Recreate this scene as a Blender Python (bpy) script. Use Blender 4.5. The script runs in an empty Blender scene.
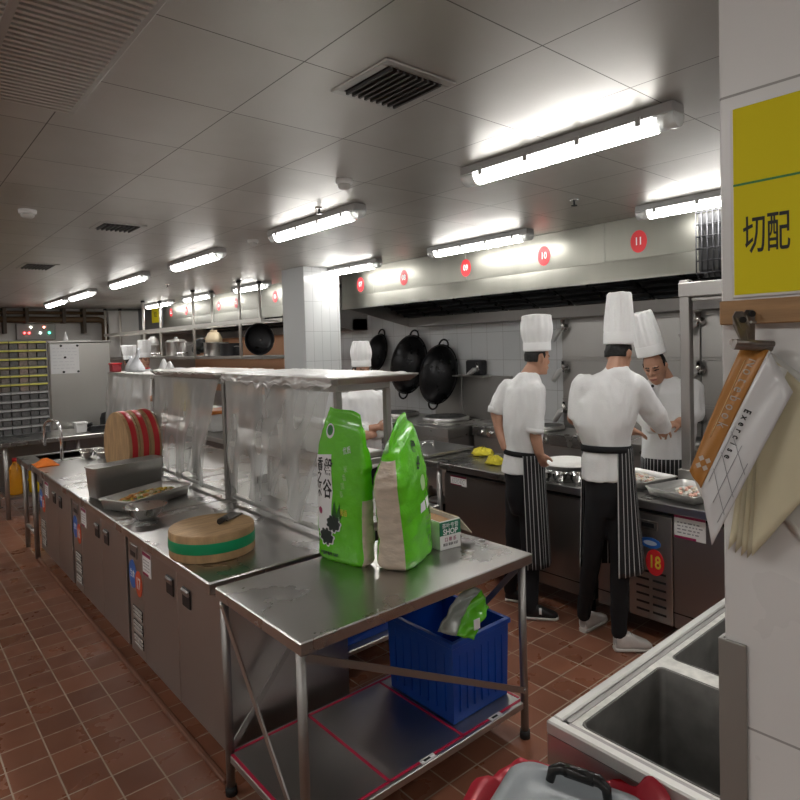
import bpy, bmesh, math, random
from math import sin, cos, pi, radians, atan2, hypot, sqrt
from mathutils import Vector, Matrix, noise
from mathutils.bvhtree import BVHTree

random.seed(7)
SC = bpy.context.scene
COL = SC.collection
V = Vector

# ------------------------------------------------------------------ camera
F, YAW, PIT, ROL, CX, CY, CH = 617.3, .70698, -.033495, -.028094, 400.0, 364.6, 1.7
_fwd = V((sin(YAW)*cos(PIT), cos(YAW)*cos(PIT), sin(PIT)))
_rt = V((cos(YAW), -sin(YAW), 0))
_up = _rt.cross(_fwd)
RT = cos(ROL)*_rt + sin(ROL)*_up
UP = -sin(ROL)*_rt + cos(ROL)*_up
FW = _fwd
RH = V((cos(YAW), -sin(YAW), 0))          # horizontal across the view
FH = V((sin(YAW), cos(YAW), 0))           # horizontal along the view
CAM = V((0, 0, CH))
cam_d = bpy.data.cameras.new('camera')
cam = bpy.data.objects.new('camera', cam_d)
COL.objects.link(cam)
M = Matrix((RT, UP, -FW)).transposed().to_4x4()
M.translation = CAM
cam.matrix_world = M
cam_d.sensor_width = 36
cam_d.sensor_fit = 'HORIZONTAL'
cam_d.lens = F/800*36
cam_d.shift_y = -(400-CY)/800
cam_d.clip_start = .05
cam_d.clip_end = 60
SC.camera = cam

# ------------------------------------------------------------------ world, exposure
wd = bpy.data.worlds.new('world')
SC.world = wd
wd.use_nodes = True
wd.node_tree.nodes['Background'].inputs[0].default_value = (.9, .95, 1, 1)
wd.node_tree.nodes['Background'].inputs[1].default_value = .25
SC.view_settings.view_transform = 'Standard'
SC.view_settings.look = 'None'
SC.view_settings.gamma = 1
SC.view_settings.use_curve_mapping = False
SC.view_settings.exposure = 2.2
LAMP_POWER = 14.0


def ray(px, py):
    return RT*(px-CX)/F - UP*(py-CY)/F + FW


def W(px, py, d):
    return CAM + ray(px, py)*d


def Zp(px, py, z):
    r = ray(px, py)
    return CAM + r*((z-CH)/r.z)


# ------------------------------------------------------------------ materials
MATS = {}


def mat(name, col, rough=.5, metal=0., nz=0., ns=6., st=(1, 1, 1), bump=0., bs=40., emit=0., alpha=1., rn=0., trans=0., coat=0.):
    if name in MATS:
        return MATS[name]
    m = bpy.data.materials.new(name)
    m.use_nodes = True
    nt = m.node_tree
    N, L = nt.nodes, nt.links
    b = N['Principled BSDF']
    b.inputs['Base Color'].default_value = (*col, 1)
    b.inputs['Roughness'].default_value = rough
    b.inputs['Metallic'].default_value = metal
    b.inputs['Transmission Weight'].default_value = trans
    b.inputs['Coat Weight'].default_value = coat
    if emit:
        b.inputs['Emission Color'].default_value = (*col, 1)
        b.inputs['Emission Strength'].default_value = emit
    if alpha < 1:
        b.inputs['Alpha'].default_value = alpha
    if nz or bump or rn:
        tc = N.new('ShaderNodeTexCoord')
        mp = N.new('ShaderNodeMapping')
        mp.inputs['Scale'].default_value = st
        L.new(tc.outputs['Object'], mp.inputs[0])
        if nz or rn:
            t = N.new('ShaderNodeTexNoise')
            t.inputs['Scale'].default_value = ns
            t.inputs['Detail'].default_value = 5
            L.new(mp.outputs[0], t.inputs['Vector'])
        if nz:
            cr = N.new('ShaderNodeValToRGB')
            cr.color_ramp.elements[0].position = .2
            cr.color_ramp.elements[1].position = .8
            cr.color_ramp.elements[0].color = (*[max(0, c*(1-nz)) for c in col], 1)
            cr.color_ramp.elements[1].color = (*[min(1, c*(1+nz)) for c in col], 1)
            L.new(t.outputs['Fac'], cr.inputs[0])
            L.new(cr.outputs[0], b.inputs['Base Color'])
        if rn:
            mr = N.new('ShaderNodeMapRange')
            mr.inputs['From Min'].default_value = .2
            mr.inputs['From Max'].default_value = .8
            mr.inputs['To Min'].default_value = max(.02, rough-rn)
            mr.inputs['To Max'].default_value = min(1, rough+rn)
            L.new(t.outputs['Fac'], mr.inputs[0])
            L.new(mr.outputs[0], b.inputs['Roughness'])
        if bump:
            t2 = N.new('ShaderNodeTexNoise')
            t2.inputs['Scale'].default_value = bs
            t2.inputs['Detail'].default_value = 3
            L.new(mp.outputs[0], t2.inputs['Vector'])
            bp = N.new('ShaderNodeBump')
            bp.inputs['Strength'].default_value = bump
            bp.inputs['Distance'].default_value = .01
            L.new(t2.outputs['Fac'], bp.inputs['Height'])
            L.new(bp.outputs[0], b.inputs['Normal'])
    MATS[name] = m
    return m


def grid_mat(name, cols, joint, axes, size, off=(0, 0), jw=.006, rough=.4, metal=0., rn=.1, jump=.3, bump=.25, stain=.15):
    """rectangular tiles: object coordinates along two axes, each tile its own tone, dark joints"""
    m = bpy.data.materials.new(name)
    m.use_nodes = True
    nt = m.node_tree
    N, L = nt.nodes, nt.links
    b = N['Principled BSDF']
    b.inputs['Metallic'].default_value = metal
    tc = N.new('ShaderNodeTexCoord')
    sp = N.new('ShaderNodeSeparateXYZ')
    L.new(tc.outputs['Object'], sp.inputs[0])

    def math_(op, a, bb=None, c=None):
        n = N.new('ShaderNodeMath')
        n.operation = op
        for i, x in enumerate((a, bb, c)):
            if x is None:
                continue
            if isinstance(x, (int, float)):
                n.inputs[i].default_value = x
            else:
                L.new(x, n.inputs[i])
        return n.outputs[0]
    u = math_('DIVIDE', math_('SUBTRACT', sp.outputs[axes[0]], off[0]), size[0])
    v = math_('DIVIDE', math_('SUBTRACT', sp.outputs[axes[1]], off[1]), size[1])
    fu, fv = math_('FRACT', u), math_('FRACT', v)
    iu, iv = math_('FLOOR', u), math_('FLOOR', v)

    def edge(f, s):
        d = math_('MINIMUM', f, math_('SUBTRACT', 1.0, f))
        return math_('LESS_THAN', math_('MULTIPLY', d, s), jw/2)
    j = math_('MAXIMUM', edge(fu, size[0]), edge(fv, size[1]))
    cb = N.new('ShaderNodeCombineXYZ')
    L.new(iu, cb.inputs[0])
    L.new(iv, cb.inputs[1])
    wn = N.new('ShaderNodeTexWhiteNoise')
    wn.noise_dimensions = '2D'
    L.new(cb.outputs[0], wn.inputs['Vector'])
    ns = N.new('ShaderNodeTexNoise')
    ns.inputs['Scale'].default_value = 2.3
    ns.inputs['Detail'].default_value = 6
    L.new(tc.outputs['Object'], ns.inputs['Vector'])
    fac = math_('ADD', math_('MULTIPLY', wn.outputs['Value'], jump), math_('MULTIPLY', ns.outputs['Fac'], 1-jump))
    cr = N.new('ShaderNodeValToRGB')
    cr.color_ramp.elements[0].position = .5-stain*2
    cr.color_ramp.elements[1].position = .5+stain*2
    cr.color_ramp.elements[0].color = (*cols[0], 1)
    cr.color_ramp.elements[1].color = (*cols[1], 1)
    L.new(fac, cr.inputs[0])
    mx = N.new('ShaderNodeMix')
    mx.data_type = 'RGBA'
    L.new(j, mx.inputs['Factor'])
    L.new(cr.outputs[0], mx.inputs['A'])
    mx.inputs['B'].default_value = (*joint, 1)
    L.new(mx.outputs['Result'], b.inputs['Base Color'])
    n2 = N.new('ShaderNodeTexNoise')
    n2.inputs['Scale'].default_value = 5
    n2.inputs['Detail'].default_value = 4
    L.new(tc.outputs['Object'], n2.inputs['Vector'])
    mr = N.new('ShaderNodeMapRange')
    mr.inputs['From Min'].default_value = .3
    mr.inputs['From Max'].default_value = .7
    mr.inputs['To Min'].default_value = max(.03, rough-rn)
    mr.inputs['To Max'].default_value = rough+rn
    L.new(n2.outputs['Fac'], mr.inputs[0])
    rr = math_('MAXIMUM', mr.outputs[0], math_('MULTIPLY', j, .6))
    L.new(rr, b.inputs['Roughness'])
    bp = N.new('ShaderNodeBump')
    bp.inputs['Strength'].default_value = bump
    bp.inputs['Distance'].default_value = .004
    bp.invert = True
    hh = math_('ADD', j, math_('MULTIPLY', wn.outputs['Value'], .25))
    L.new(hh, bp.inputs['Height'])
    L.new(bp.outputs[0], b.inputs['Normal'])
    MATS[name] = m
    return m


def clear_mat(name, col, amount, rough=.15, diff=.25):
    """thin film: part see-through, part glossy, part milky"""
    m = bpy.data.materials.new(name)
    m.use_nodes = True
    N, L = m.node_tree.nodes, m.node_tree.links
    N.remove(N['Principled BSDF'])
    out = N['Material Output']
    tr = N.new('ShaderNodeBsdfTransparent')
    tr.inputs[0].default_value = (*col, 1)
    gl = N.new('ShaderNodeBsdfGlossy')
    gl.inputs['Roughness'].default_value = rough
    gl.inputs[0].default_value = (.9, .9, .9, 1)
    df = N.new('ShaderNodeBsdfDiffuse')
    df.inputs[0].default_value = (.75, .76, .75, 1)
    m1 = N.new('ShaderNodeMixShader')
    m1.inputs[0].default_value = diff
    L.new(gl.outputs[0], m1.inputs[1])
    L.new(df.outputs[0], m1.inputs[2])
    lw = N.new('ShaderNodeLayerWeight')
    lw.inputs[0].default_value = .35
    mr = N.new('ShaderNodeMapRange')
    mr.inputs['To Min'].default_value = 1-amount
    mr.inputs['To Max'].default_value = min(1, (1-amount)*2.6)
    L.new(lw.outputs['Facing'], mr.inputs[0])
    m2 = N.new('ShaderNodeMixShader')
    L.new(mr.outputs[0], m2.inputs[0])
    L.new(tr.outputs[0], m2.inputs[1])
    L.new(m1.outputs[0], m2.inputs[2])
    L.new(m2.outputs[0], out.inputs[0])
    MATS[name] = m
    return m


def stripe_mat(name, c0, c1, n, duty):
    m = bpy.data.materials.new(name)
    m.use_nodes = True
    N, L = m.node_tree.nodes, m.node_tree.links
    b = N['Principled BSDF']
    b.inputs['Roughness'].default_value = .85
    at = N.new('ShaderNodeAttribute')
    at.attribute_name = 'su'
    mu = N.new('ShaderNodeMath')
    mu.operation = 'MULTIPLY'
    mu.inputs[1].default_value = n
    L.new(at.outputs['Fac'], mu.inputs[0])
    fr = N.new('ShaderNodeMath')
    fr.operation = 'FRACT'
    L.new(mu.outputs[0], fr.inputs[0])
    lt = N.new('ShaderNodeMath')
    lt.operation = 'LESS_THAN'
    lt.inputs[1].default_value = duty
    L.new(fr.outputs[0], lt.inputs[0])
    mx = N.new('ShaderNodeMix')
    mx.data_type = 'RGBA'
    L.new(lt.outputs[0], mx.inputs['Factor'])
    mx.inputs['A'].default_value = (*c0, 1)
    mx.inputs['B'].default_value = (*c1, 1)
    L.new(mx.outputs['Result'], b.inputs['Base Color'])
    MATS[name] = m
    return m


STEEL = mat('brushed_steel', (.54, .53, .51), .36, 1, nz=.03, ns=5, st=(1, 1, 4), rn=.05)
TOPS = mat('worktop_steel', (.47, .46, .445), .28, 1, nz=.07, ns=4, rn=.03)
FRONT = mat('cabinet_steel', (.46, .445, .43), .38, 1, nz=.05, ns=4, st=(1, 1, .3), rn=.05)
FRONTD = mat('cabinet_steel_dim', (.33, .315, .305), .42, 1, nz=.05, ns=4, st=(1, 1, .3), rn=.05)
STEELW = mat('satin_steel_wall', (.42, .41, .395), .38, 1, nz=.05, ns=3, st=(1, 1, .2), rn=.06)
PANST = mat('pan_steel', (.62, .61, .59), .45, .9, nz=.04, ns=4, rn=.04)
TUBE = mat('tube_steel', (.40, .385, .37), .45, 1)
CHROME = mat('chrome', (.8, .8, .8), .12, 1)
DARKM = mat('dark_metal', (.05, .05, .055), .45, .7)
BLACK = mat('black_plastic', (.012, .012, .013), .45)
GAP = mat('shadow_gap', (.01, .01, .01), .8)
RUBBER = mat('rubber_foot', (.02, .02, .02), .7)
WOKM = mat('wok_iron', (.018, .018, .02), .33, .6, nz=.4, ns=14, rn=.12, bump=.1, bs=60)
WHITEP = mat('white_paper', (.8, .8, .8), .6)
WHITEPL = mat('white_plastic', (.8, .8, .79), .35)
RED = mat('red_sticker', (.72, .03, .04), .4)
BLUEST = mat('blue_sticker', (.03, .14, .5), .4)
REDOR = mat('orange_red_sticker', (.62, .09, .03), .4)
YEL = mat('yellow_sign', (.78, .66, .002), .75)
WINE = mat('wine_print', (.3, .02, .09), .5)
INK = mat('ink_black', (.012, .012, .012), .6)
INKW = mat('ink_white', (.85, .85, .85), .5)
INKY = mat('ink_yellow', (.85, .62, .06), .5)
GREYPR = mat('grey_print', (.3, .3, .32), .6)
WOOD = mat('chopping_wood', (.47, .30, .15), .6, nz=.3, ns=8, st=(1, 6, 1), bump=.2, bs=60)
PLANK = mat('plank_wood', (.36, .20, .085), .5, nz=.25, ns=10, st=(1, 1, 9), bump=.1, bs=40)
REDB = mat('red_band', (.6, .02, .03), .35)
GREENB = mat('green_band', (.0, .3, .12), .35)
BLUEC = mat('blue_crate_plastic', (.005, .07, .42), .38, rn=.05, nz=.1)
LAMPON = mat('lamp_diffuser_lit', (1, .985, .95), .4, emit=LAMP_POWER)
# emission weighted to downward faces; sides dimmed to cut the ceiling glow
_N, _L = LAMPON.node_tree.nodes, LAMPON.node_tree.links
_g = _N.new('ShaderNodeNewGeometry')
_sx = _N.new('ShaderNodeSeparateXYZ')
_L.new(_g.outputs['Normal'], _sx.inputs[0])
_mr = _N.new('ShaderNodeMapRange')
_mr.inputs['From Min'].default_value = -.35
_mr.inputs['From Max'].default_value = -.97
_mr.inputs['To Min'].default_value = LAMP_POWER*.1
_mr.inputs['To Max'].default_value = LAMP_POWER
_L.new(_sx.outputs['Z'], _mr.inputs[0])
_L.new(_mr.outputs[0], _N['Principled BSDF'].inputs['Emission Strength'])
ENDCAP = clear_mat('lamp_end_clear', (.9, .92, .92), .35, .1, .5)
HOUSING = mat('lamp_housing_grey', (.42, .42, .42), .5)
CERAM = mat('white_clothes', (.82, .82, .82), .85, bump=.12, bs=90)
CLOTH = mat('chef_jacket_cotton', (.80, .80, .80), .9, bump=.15, bs=120)
HATM = mat('chef_hat_paper', (.86, .86, .86), .85)
TROUS = mat('black_trousers', (.006, .006, .008), .85)
SKIN = mat('skin', (.50, .27, .18), .5, nz=.12, ns=20)
LIP = mat('lip', (.36, .13, .11), .5)
HAIR = mat('black_hair', (.01, .009, .008), .55, bump=.4, bs=150)
EYE = mat('eye_dark', (.02, .015, .012), .3)
SHOEW = mat('white_shoe', (.66, .63, .6), .6, nz=.1, ns=20)
SHOEB = mat('black_shoe', (.01, .01, .01), .55)
SOLE = mat('sole_rubber', (.62, .6, .56), .7)
APRON = stripe_mat('striped_apron_cloth', (.012, .012, .014), (.55, .55, .55), 9, .15)
FILM = clear_mat('plastic_film', (.94, .95, .94), .67, .22, .58)
FILMC = clear_mat('plastic_film_crumpled', (.95, .95, .95), .35, .12, .5)
FOILW = mat('foil_wrap', (.70, .70, .69), .32, .35, nz=.12, ns=16, bump=.5, bs=28)
GREEN = mat('rice_bag_green', (.13, .58, .016), .22, nz=.14, ns=9, bump=.6, bs=26, coat=.5)
RICE = mat('rice_through_clear_bag', (.64, .53, .42), .3, nz=.16, ns=14, st=(1, 1, 2.5), bump=.7, bs=20, coat=.5)
CARD = mat('cardboard', (.36, .21, .10), .8, nz=.08)
BOXW = mat('box_white', (.78, .78, .76), .6)
BOXG = mat('box_green', (.01, .15, .08), .5)
YRAG = mat('yellow_rag', (.55, .47, .03), .9, nz=.3, ns=25, bump=.3)
ORAG = mat('orange_cloth', (.8, .2, .02), .9, bump=.3)
REDTAPE = mat('red_tape', (.5, .015, .06), .5)
REDBAG = clear_mat('red_bag_film', (.8, .12, .15), .38, .28, .72)
for _n in REDBAG.node_tree.nodes:
    if _n.type == 'BSDF_DIFFUSE':
        _n.inputs[0].default_value = (.62, .035, .06, 1)
    if _n.type == 'BSDF_GLOSSY':
        _n.inputs[0].default_value = (.7, .3, .32, 1)
GREYLID = mat('grey_lid_plastic', (.30, .33, .35), .35, nz=.15, ns=7, rn=.1)
TILEW = grid_mat('white_wall_tile', ((.66, .68, .69), (.74, .75, .76)), (.42, .42, .42), ('Y', 'Z'), (.225, .3), jw=.005, rough=.2, rn=.06, bump=.2)
TILEP = grid_mat('pillar_tile', ((.64, .66, .66), (.70, .71, .71)), (.40, .41, .41), ('X', 'Z'), (.1, .3), off=(3.29, .05), jw=.004, rough=.16, rn=.05, bump=.2)
TILEC = grid_mat('column_panel_tile', ((.72, .71, .70), (.75, .74, .73)), (.35, .34, .33), ('Y', 'Z'), (3, .916), off=(-1.2, .209), jw=.0035, rough=.3, rn=.05, bump=.1)
COPPER = mat('peach_wall_panel', (.78, .43, .25), .4)
FOOD = mat('mixed_food', (.6, .42, .15), .6, nz=.6, ns=40)
FLOUR = mat('white_flour', (.85, .84, .80), .8, bump=.3)
PULP = mat('yellowed_paper', (.66, .60, .42), .75, nz=.08, ns=8)
COVER = mat('brown_cover', (.46, .20, .045), .35, nz=.06)
COVERW = mat('clear_covered_page', (.72, .72, .73), .22, coat=.5)
PAGEW = mat('white_pages', (.72, .72, .69), .7)


# ------------------------------------------------------------------ mesh builder
class MB:
    def __init__(s):
        s.v, s.f, s.mi, s.sm, s.su = [], [], [], [], {}

    def add(s, vs, fs, mi=0, smooth=False):
        o = len(s.v)
        s.v += [V(p) for p in vs]
        for f in fs:
            s.f.append([i+o for i in f])
            s.mi.append(mi)
            s.sm.append(smooth)
        return s

    def bm(s, b, mi=0, smooth=False):
        b.verts.index_update()
        s.add([v.co.copy() for v in b.verts], [[v.index for v in f.verts] for f in b.faces], mi, smooth)
        b.free()
        return s

    def box(s, x0, x1, y0, y1, z0, z1, b=0, mi=0, seg=1, R=None, c=None):
        bb = bmesh.new()
        bmesh.ops.create_cube(bb, size=1)
        for v in bb.verts:
            v.co = V((x0+(v.co.x+.5)*(x1-x0), y0+(v.co.y+.5)*(y1-y0), z0+(v.co.z+.5)*(z1-z0)))
        if b:
            bmesh.ops.bevel(bb, geom=bb.edges[:], offset=b, segments=seg, affect='EDGES', profile=.5)
        if R is not None:
            for v in bb.verts:
                v.co = R @ (v.co-c)+c
        return s.bm(bb, mi, False)

    def loft(s, rings, mi=0, caps=True, smooth=True, closed=True):
        n = len(rings[0])
        vs = [p for r in rings for p in r]
        fs = []
        for i in range(len(rings)-1):
            for k in range(n if closed else n-1):
                k2 = (k+1) % n
                fs.append([i*n+k, i*n+k2, (i+1)*n+k2, (i+1)*n+k])
        s.add(vs, fs, mi, smooth)
        if caps:
            o = len(s.v)-len(vs)
            s.f.append([o+i for i in range(n)][::-1])
            s.f.append([o+(len(rings)-1)*n+i for i in range(n)])
            s.mi += [mi, mi]
            s.sm += [False, False]
        return s

    def tube(s, pts, r, n=8, mi=0, caps=True):
        pts = [V(p) for p in pts]
        rs = r if isinstance(r, (list, tuple)) else [r]*len(pts)
        rings = []
        prev = None
        for i, p in enumerate(pts):
            t = (pts[min(i+1, len(pts)-1)]-pts[max(i-1, 0)])
            t.normalize()
            if prev is None:
                a = V((0, 0, 1)) if abs(t.z) < .9 else V((1, 0, 0))
                nx = t.cross(a).normalized()
            else:
                nx = (prev-t*prev.dot(t)).normalized()
            prev = nx
            ny = t.cross(nx)
            rings.append([p+nx*(rs[i]*cos(2*pi*k/n))+ny*(rs[i]*sin(2*pi*k/n)) for k in range(n)])
        return s.loft(rings, mi, caps)

    def cyl(s, p0, p1, r, n=16, mi=0, r1=None):
        return s.tube([p0, p1], [r, r if r1 is None else r1], n, mi)

    def lathe(s, prof, c, n=24, mi=0, sx=1, sy=1, axis=None, caps=True):
        c = V(c)
        if axis is None:
            A, B, U = V((1, 0, 0)), V((0, 1, 0)), V((0, 0, 1))
        else:
            U = V(axis).normalized()
            a = V((0, 0, 1)) if abs(U.z) < .9 else V((0, 1, 0))
            A = a.cross(U).normalized()
            B = U.cross(A)
        rings = [[c+A*(r*sx*cos(2*pi*k/n))+B*(r*sy*sin(2*pi*k/n))+U*z for k in range(n)] for r, z in prof]
        return s.loft(rings, mi, caps)

    def prism(s, poly, fn, mi=0, smooth=False):
        """poly: list of 2-D points, fn(u,v,w) -> point, w in 0..1"""
        n = len(poly)
        a = [fn(u, v, 0) for u, v in poly]
        b = [fn(u, v, 1) for u, v in poly]
        fs = [list(range(n))[::-1], list(range(n, 2*n))]+[[i, (i+1) % n, n+(i+1) % n, n+i] for i in range(n)]
        return s.add(a+b, fs, mi, smooth)

    def grid(s, fn, nu, nv, mi=0, smooth=True):
        o = len(s.v)
        vs, fs = [], []
        for i in range(nu+1):
            for j in range(nv+1):
                vs.append(fn(i/nu, j/nv))
                s.su[o+len(vs)-1] = i/nu
        for i in range(nu):
            for j in range(nv):
                a = i*(nv+1)+j
                fs.append([a, a+1, a+nv+2, a+nv+1])
        return s.add(vs, fs, mi, smooth)

    def ball(s, c, r, n=12, m=8, mi=0, sc=(1, 1, 1), fr=None):
        c = V(c)
        fr = fr or (V((1, 0, 0)), V((0, 1, 0)), V((0, 0, 1)))
        rings = []
        for j in range(1, m):
            a = -pi/2+pi*j/m
            rings.append([c+fr[0]*(r*sc[0]*cos(a)*cos(2*pi*k/n))+fr[1]*(r*sc[1]*cos(a)*sin(2*pi*k/n))+fr[2]*(r*sc[2]*sin(a)) for k in range(n)])
        return s.loft(rings, mi, True)

    def chain(s, pr, n=14, mi=0):
        """rounded limb through (point, radius)"""
        for i in range(len(pr)-1):
            s.tube([pr[i][0], pr[i+1][0]], [pr[i][1], pr[i+1][1]], n, mi)
        for p, r in pr:
            s.ball(p, r*1.0, n, 8, mi)
        return s

    def mesh(s, name, mats, off=V((0, 0, 0))):
        me = bpy.data.meshes.new(name)
        me.from_pydata([tuple(p-off) for p in s.v], [], s.f)
        for m in (mats if isinstance(mats, (list, tuple)) else [mats]):
            me.materials.append(m)
        me.polygons.foreach_set('material_index', s.mi)
        me.polygons.foreach_set('use_smooth', s.sm)
        if s.su:
            at = me.attributes.new('su', 'FLOAT', 'POINT')
            for i, x in s.su.items():
                at.data[i].value = x
        bb = bmesh.new()
        bb.from_mesh(me)
        bmesh.ops.recalc_face_normals(bb, faces=bb.faces[:])
        bb.to_mesh(me)
        bb.free()
        me.update()
        return me

    def build(s, name, mats, parent=None, loc=None, solid=0, local=False, bevel=0):
        """points are world points; the object sits under its parent (parents are never scaled)"""
        off = V((0, 0, 0))
        if parent is not None and not local:
            off = worldloc(parent)
        elif loc is not None:
            off = V(loc)
        me = s.mesh(name, mats, off)
        o = bpy.data.objects.new(name, me)
        COL.objects.link(o)
        if parent is not None:
            o.parent = parent
        elif loc is not None:
            o.location = loc
        if solid:
            md = o.modifiers.new('solid', 'SOLIDIFY')
            md.thickness = solid
            md.offset = 0
        if bevel:
            md = o.modifiers.new('bevel', 'BEVEL')
            md.width = bevel
            md.segments = 2
            md.limit_method = 'ANGLE'
            md.angle_limit = radians(40)
        return o


def worldloc(o):
    p = V((0, 0, 0))
    while o is not None:
        p += o.location
        o = o.parent
    return p


def tag(o, label, cat, group=None, kind=None):
    o['label'] = label
    o['category'] = cat
    if group:
        o['group'] = group
    if kind:
        o['kind'] = kind
    return o


def thing(name, label, cat, loc, group=None, rotz=0):
    o = bpy.data.objects.new(name, None)
    o.empty_display_size = .05
    COL.objects.link(o)
    o.location = loc
    o.rotation_euler = (0, 0, rotz)
    return tag(o, label, cat, group)


def struct(o):
    o['kind'] = 'structure'
    return o


def dup(root, loc, label, rotz=None, group=None):
    r = root.copy()
    COL.objects.link(r)
    r.location = loc
    if rotz is not None:
        r.rotation_euler = (0, 0, rotz)
    r['label'] = label
    if group:
        r['group'] = group
    for ch in list(root.children):
        c = ch.copy()
        COL.objects.link(c)
        c.parent = r
        for g in list(ch.children):
            d = g.copy()
            COL.objects.link(d)
            d.parent = c
    return r


def text(body, size, name, mt, parent, origin, xd, yd, sx=1., ext=.0006, bold=0., proj=None, align='CENTER', local=False):
    cu = bpy.data.curves.new(name, 'FONT')
    cu.body = body
    cu.size = size
    cu.align_x = align
    cu.align_y = 'CENTER'
    cu.offset = bold
    cu.extrude = 0 if proj else ext
    cu.resolution_u = 3
    t = bpy.data.objects.new(name, cu)
    COL.objects.link(t)
    dg = bpy.context.evaluated_depsgraph_get()
    me = bpy.data.meshes.new_from_object(t.evaluated_get(dg))
    bpy.data.objects.remove(t)
    bpy.data.curves.remove(cu)
    xd, yd = V(xd).normalized(), V(yd).normalized()
    nd = xd.cross(yd).normalized()
    off = worldloc(parent) if (parent is not None and not local) else V((0, 0, 0))
    for v in me.vertices:
        p = V(origin)+xd*(v.co.x*sx)+yd*v.co.y+nd*(v.co.z)
        if proj:
            hit = proj.ray_cast(p+nd*.5, -nd)
            if hit[0] is not None:
                p = hit[0]+nd*.0022
        v.co = p-off
    me.materials.clear()
    me.materials.append(mt)
    me.name = name
    o = bpy.data.objects.new(name, me)
    COL.objects.link(o)
    o.parent = parent
    return o


def fuse(mb, name, mats, parent, voxel=.008, smooth=3, amp=0., nsc=(12, 12, 6), pick=None, seed=0.):
    """one continuous skin over overlapping shapes"""
    me0 = mb.mesh('tmp', [CLOTH])
    o = bpy.data.objects.new('tmp', me0)
    COL.objects.link(o)
    r = o.modifiers.new('r', 'REMESH')
    r.mode = 'VOXEL'
    r.voxel_size = voxel
    if smooth:
        sm = o.modifiers.new('s', 'SMOOTH')
        sm.factor = .5
        sm.iterations = smooth
    dg = bpy.context.evaluated_depsgraph_get()
    me = bpy.data.meshes.new_from_object(o.evaluated_get(dg))
    bpy.data.objects.remove(o)
    bpy.data.meshes.remove(me0)
    if amp:
        me.update()
        mv = []
        for v in me.vertices:
            q = V((v.co.x*nsc[0]+seed, v.co.y*nsc[1], v.co.z*nsc[2]))
            h = noise.noise(q)+.5*noise.noise(q*2.3)
            h = h-1.2*max(0, .25-abs(noise.noise(q*.8+V((7, 3, 1)))))
            mv.append(v.co+v.normal*(amp*h))
        for v, c in zip(me.vertices, mv):
            v.co = c
    me.materials.clear()
    for m in mats:
        me.materials.append(m)
    off = worldloc(parent) if parent is not None else V((0, 0, 0))
    for p in me.polygons:
        p.use_smooth = True
        p.material_index = pick(p.center, p.normal) if pick else 0
    for v in me.vertices:
        v.co -= off
    me.name = name
    o = bpy.data.objects.new(name, me)
    COL.objects.link(o)
    o.parent = parent
    return o


# ================================================================== the room
FLOORM = grid_mat('red_floor_tile', ((.155, .062, .037), (.31, .122, .068)), (.40, .31, .23), ('X', 'Y'), (.16, .158), off=(.02, .095), jw=.006, rough=.33, rn=.12, jump=.45, bump=.35, stain=.2)
CEILM = grid_mat('ceiling_metal_panel', ((.53, .515, .485), (.60, .58, .55)), (.20, .19, .18), ('X', 'Y'), (.463, .468), off=(.033, .095), jw=.004, rough=.42, metal=.88, rn=.05, jump=.7, bump=.3, stain=.25)
struct(MB().box(-2.2, 5.3, -2.6, 12.6, -.1, 0).build('floor', FLOORM))
struct(MB().box(-2.2, 5.3, -2.6, 12.6, 2.5, 2.6).build('ceiling', CEILM))
WALLM = mat('painted_wall', (.62, .61, .58), .6)
BACKM = mat('back_wall_grey', (.45, .45, .43), .5, nz=.1, ns=2)
struct(MB().box(5.1, 5.3, -2.6, 12.6, 0, 2.5).build('wall_right', TILEW))
struct(MB().box(-2.3, -2.2, -2.6, 12.6, 0, 2.5).build('wall_left', WALLM))
struct(MB().box(-2.2, 5.1, 12.4, 12.6, 0, 2.5).build('wall_back', BACKM))
struct(MB().box(-2.2, 5.1, -2.7, -2.6, 0, 2.5).build('wall_front', WALLM))
# tiled pillar in the middle distance and the column beside the viewer
struct(MB().box(3.29, 3.72, 5.29, 5.72, 0, 2.5, b=.004).build('pillar', TILEP))
COLX = .95
struct(MB().box(COLX, 1.75, -1.2, .383, 0, 2.5, b=.003).build('wall_column', TILEC))
gd = MB()
gd.prism([(COLX-.006, .351), (COLX-.0005, .351), (COLX-.0005, .3835), (COLX+.03, .3835), (COLX+.03, .390), (COLX-.006, .390)], lambda u, v, w: V((u, v, w*1.248)))
struct(gd.build('trim_1', mat('guard_steel', (.33, .32, .30), .45, .6), bevel=.0015))
# low tiled kerb under the long counter
struct(MB().box(.968, .99, 2.26, 5.8, 0, .022, b=.004).build('trim_2', mat('kerb_tile', (.2, .085, .05), .45, nz=.2, ns=10)))
# white tiled wall panel at the far end
FARW = mat('far_white_wall', (.68, .68, .66), .5, nz=.05, ns=3)
struct(MB().box(3.36, 3.92, 12.2, 12.4, 0, 2.46).build('trim_3', FARW))
# peach coloured splash panel along the far part of the right wall
struct(MB().box(5.05, 5.1, 7.3, 12.4, .9, 1.93).build('trim_4', COPPER))
# steel splash lining behind the ranges
sp = MB()
for y0, y1 in ((-.4, .9), (.91, 2.2), (2.21, 3.52)):
    for z0, z1 in ((.82, 1.115), (1.135, 1.5), (1.52, 1.86)):
        sp.box(5.075, 5.1, y0, y1, z0, z1, b=.003)
    for z0, z1 in ((1.116, 1.134), (1.501, 1.519), (1.861, 1.9)):
        sp.box(5.07, 5.1, y0, y1, z0, z1)
struct(sp.build('trim_5', STEELW))
sp = MB().box(5.06, 5.1, 4.15, 4.85, .85, 1.33, b=.004)
sp.box(5.06, 5.1, 4.86, 5.3, .85, 1.33, b=.004)
struct(sp.build('trim_6', STEELW))

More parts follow.
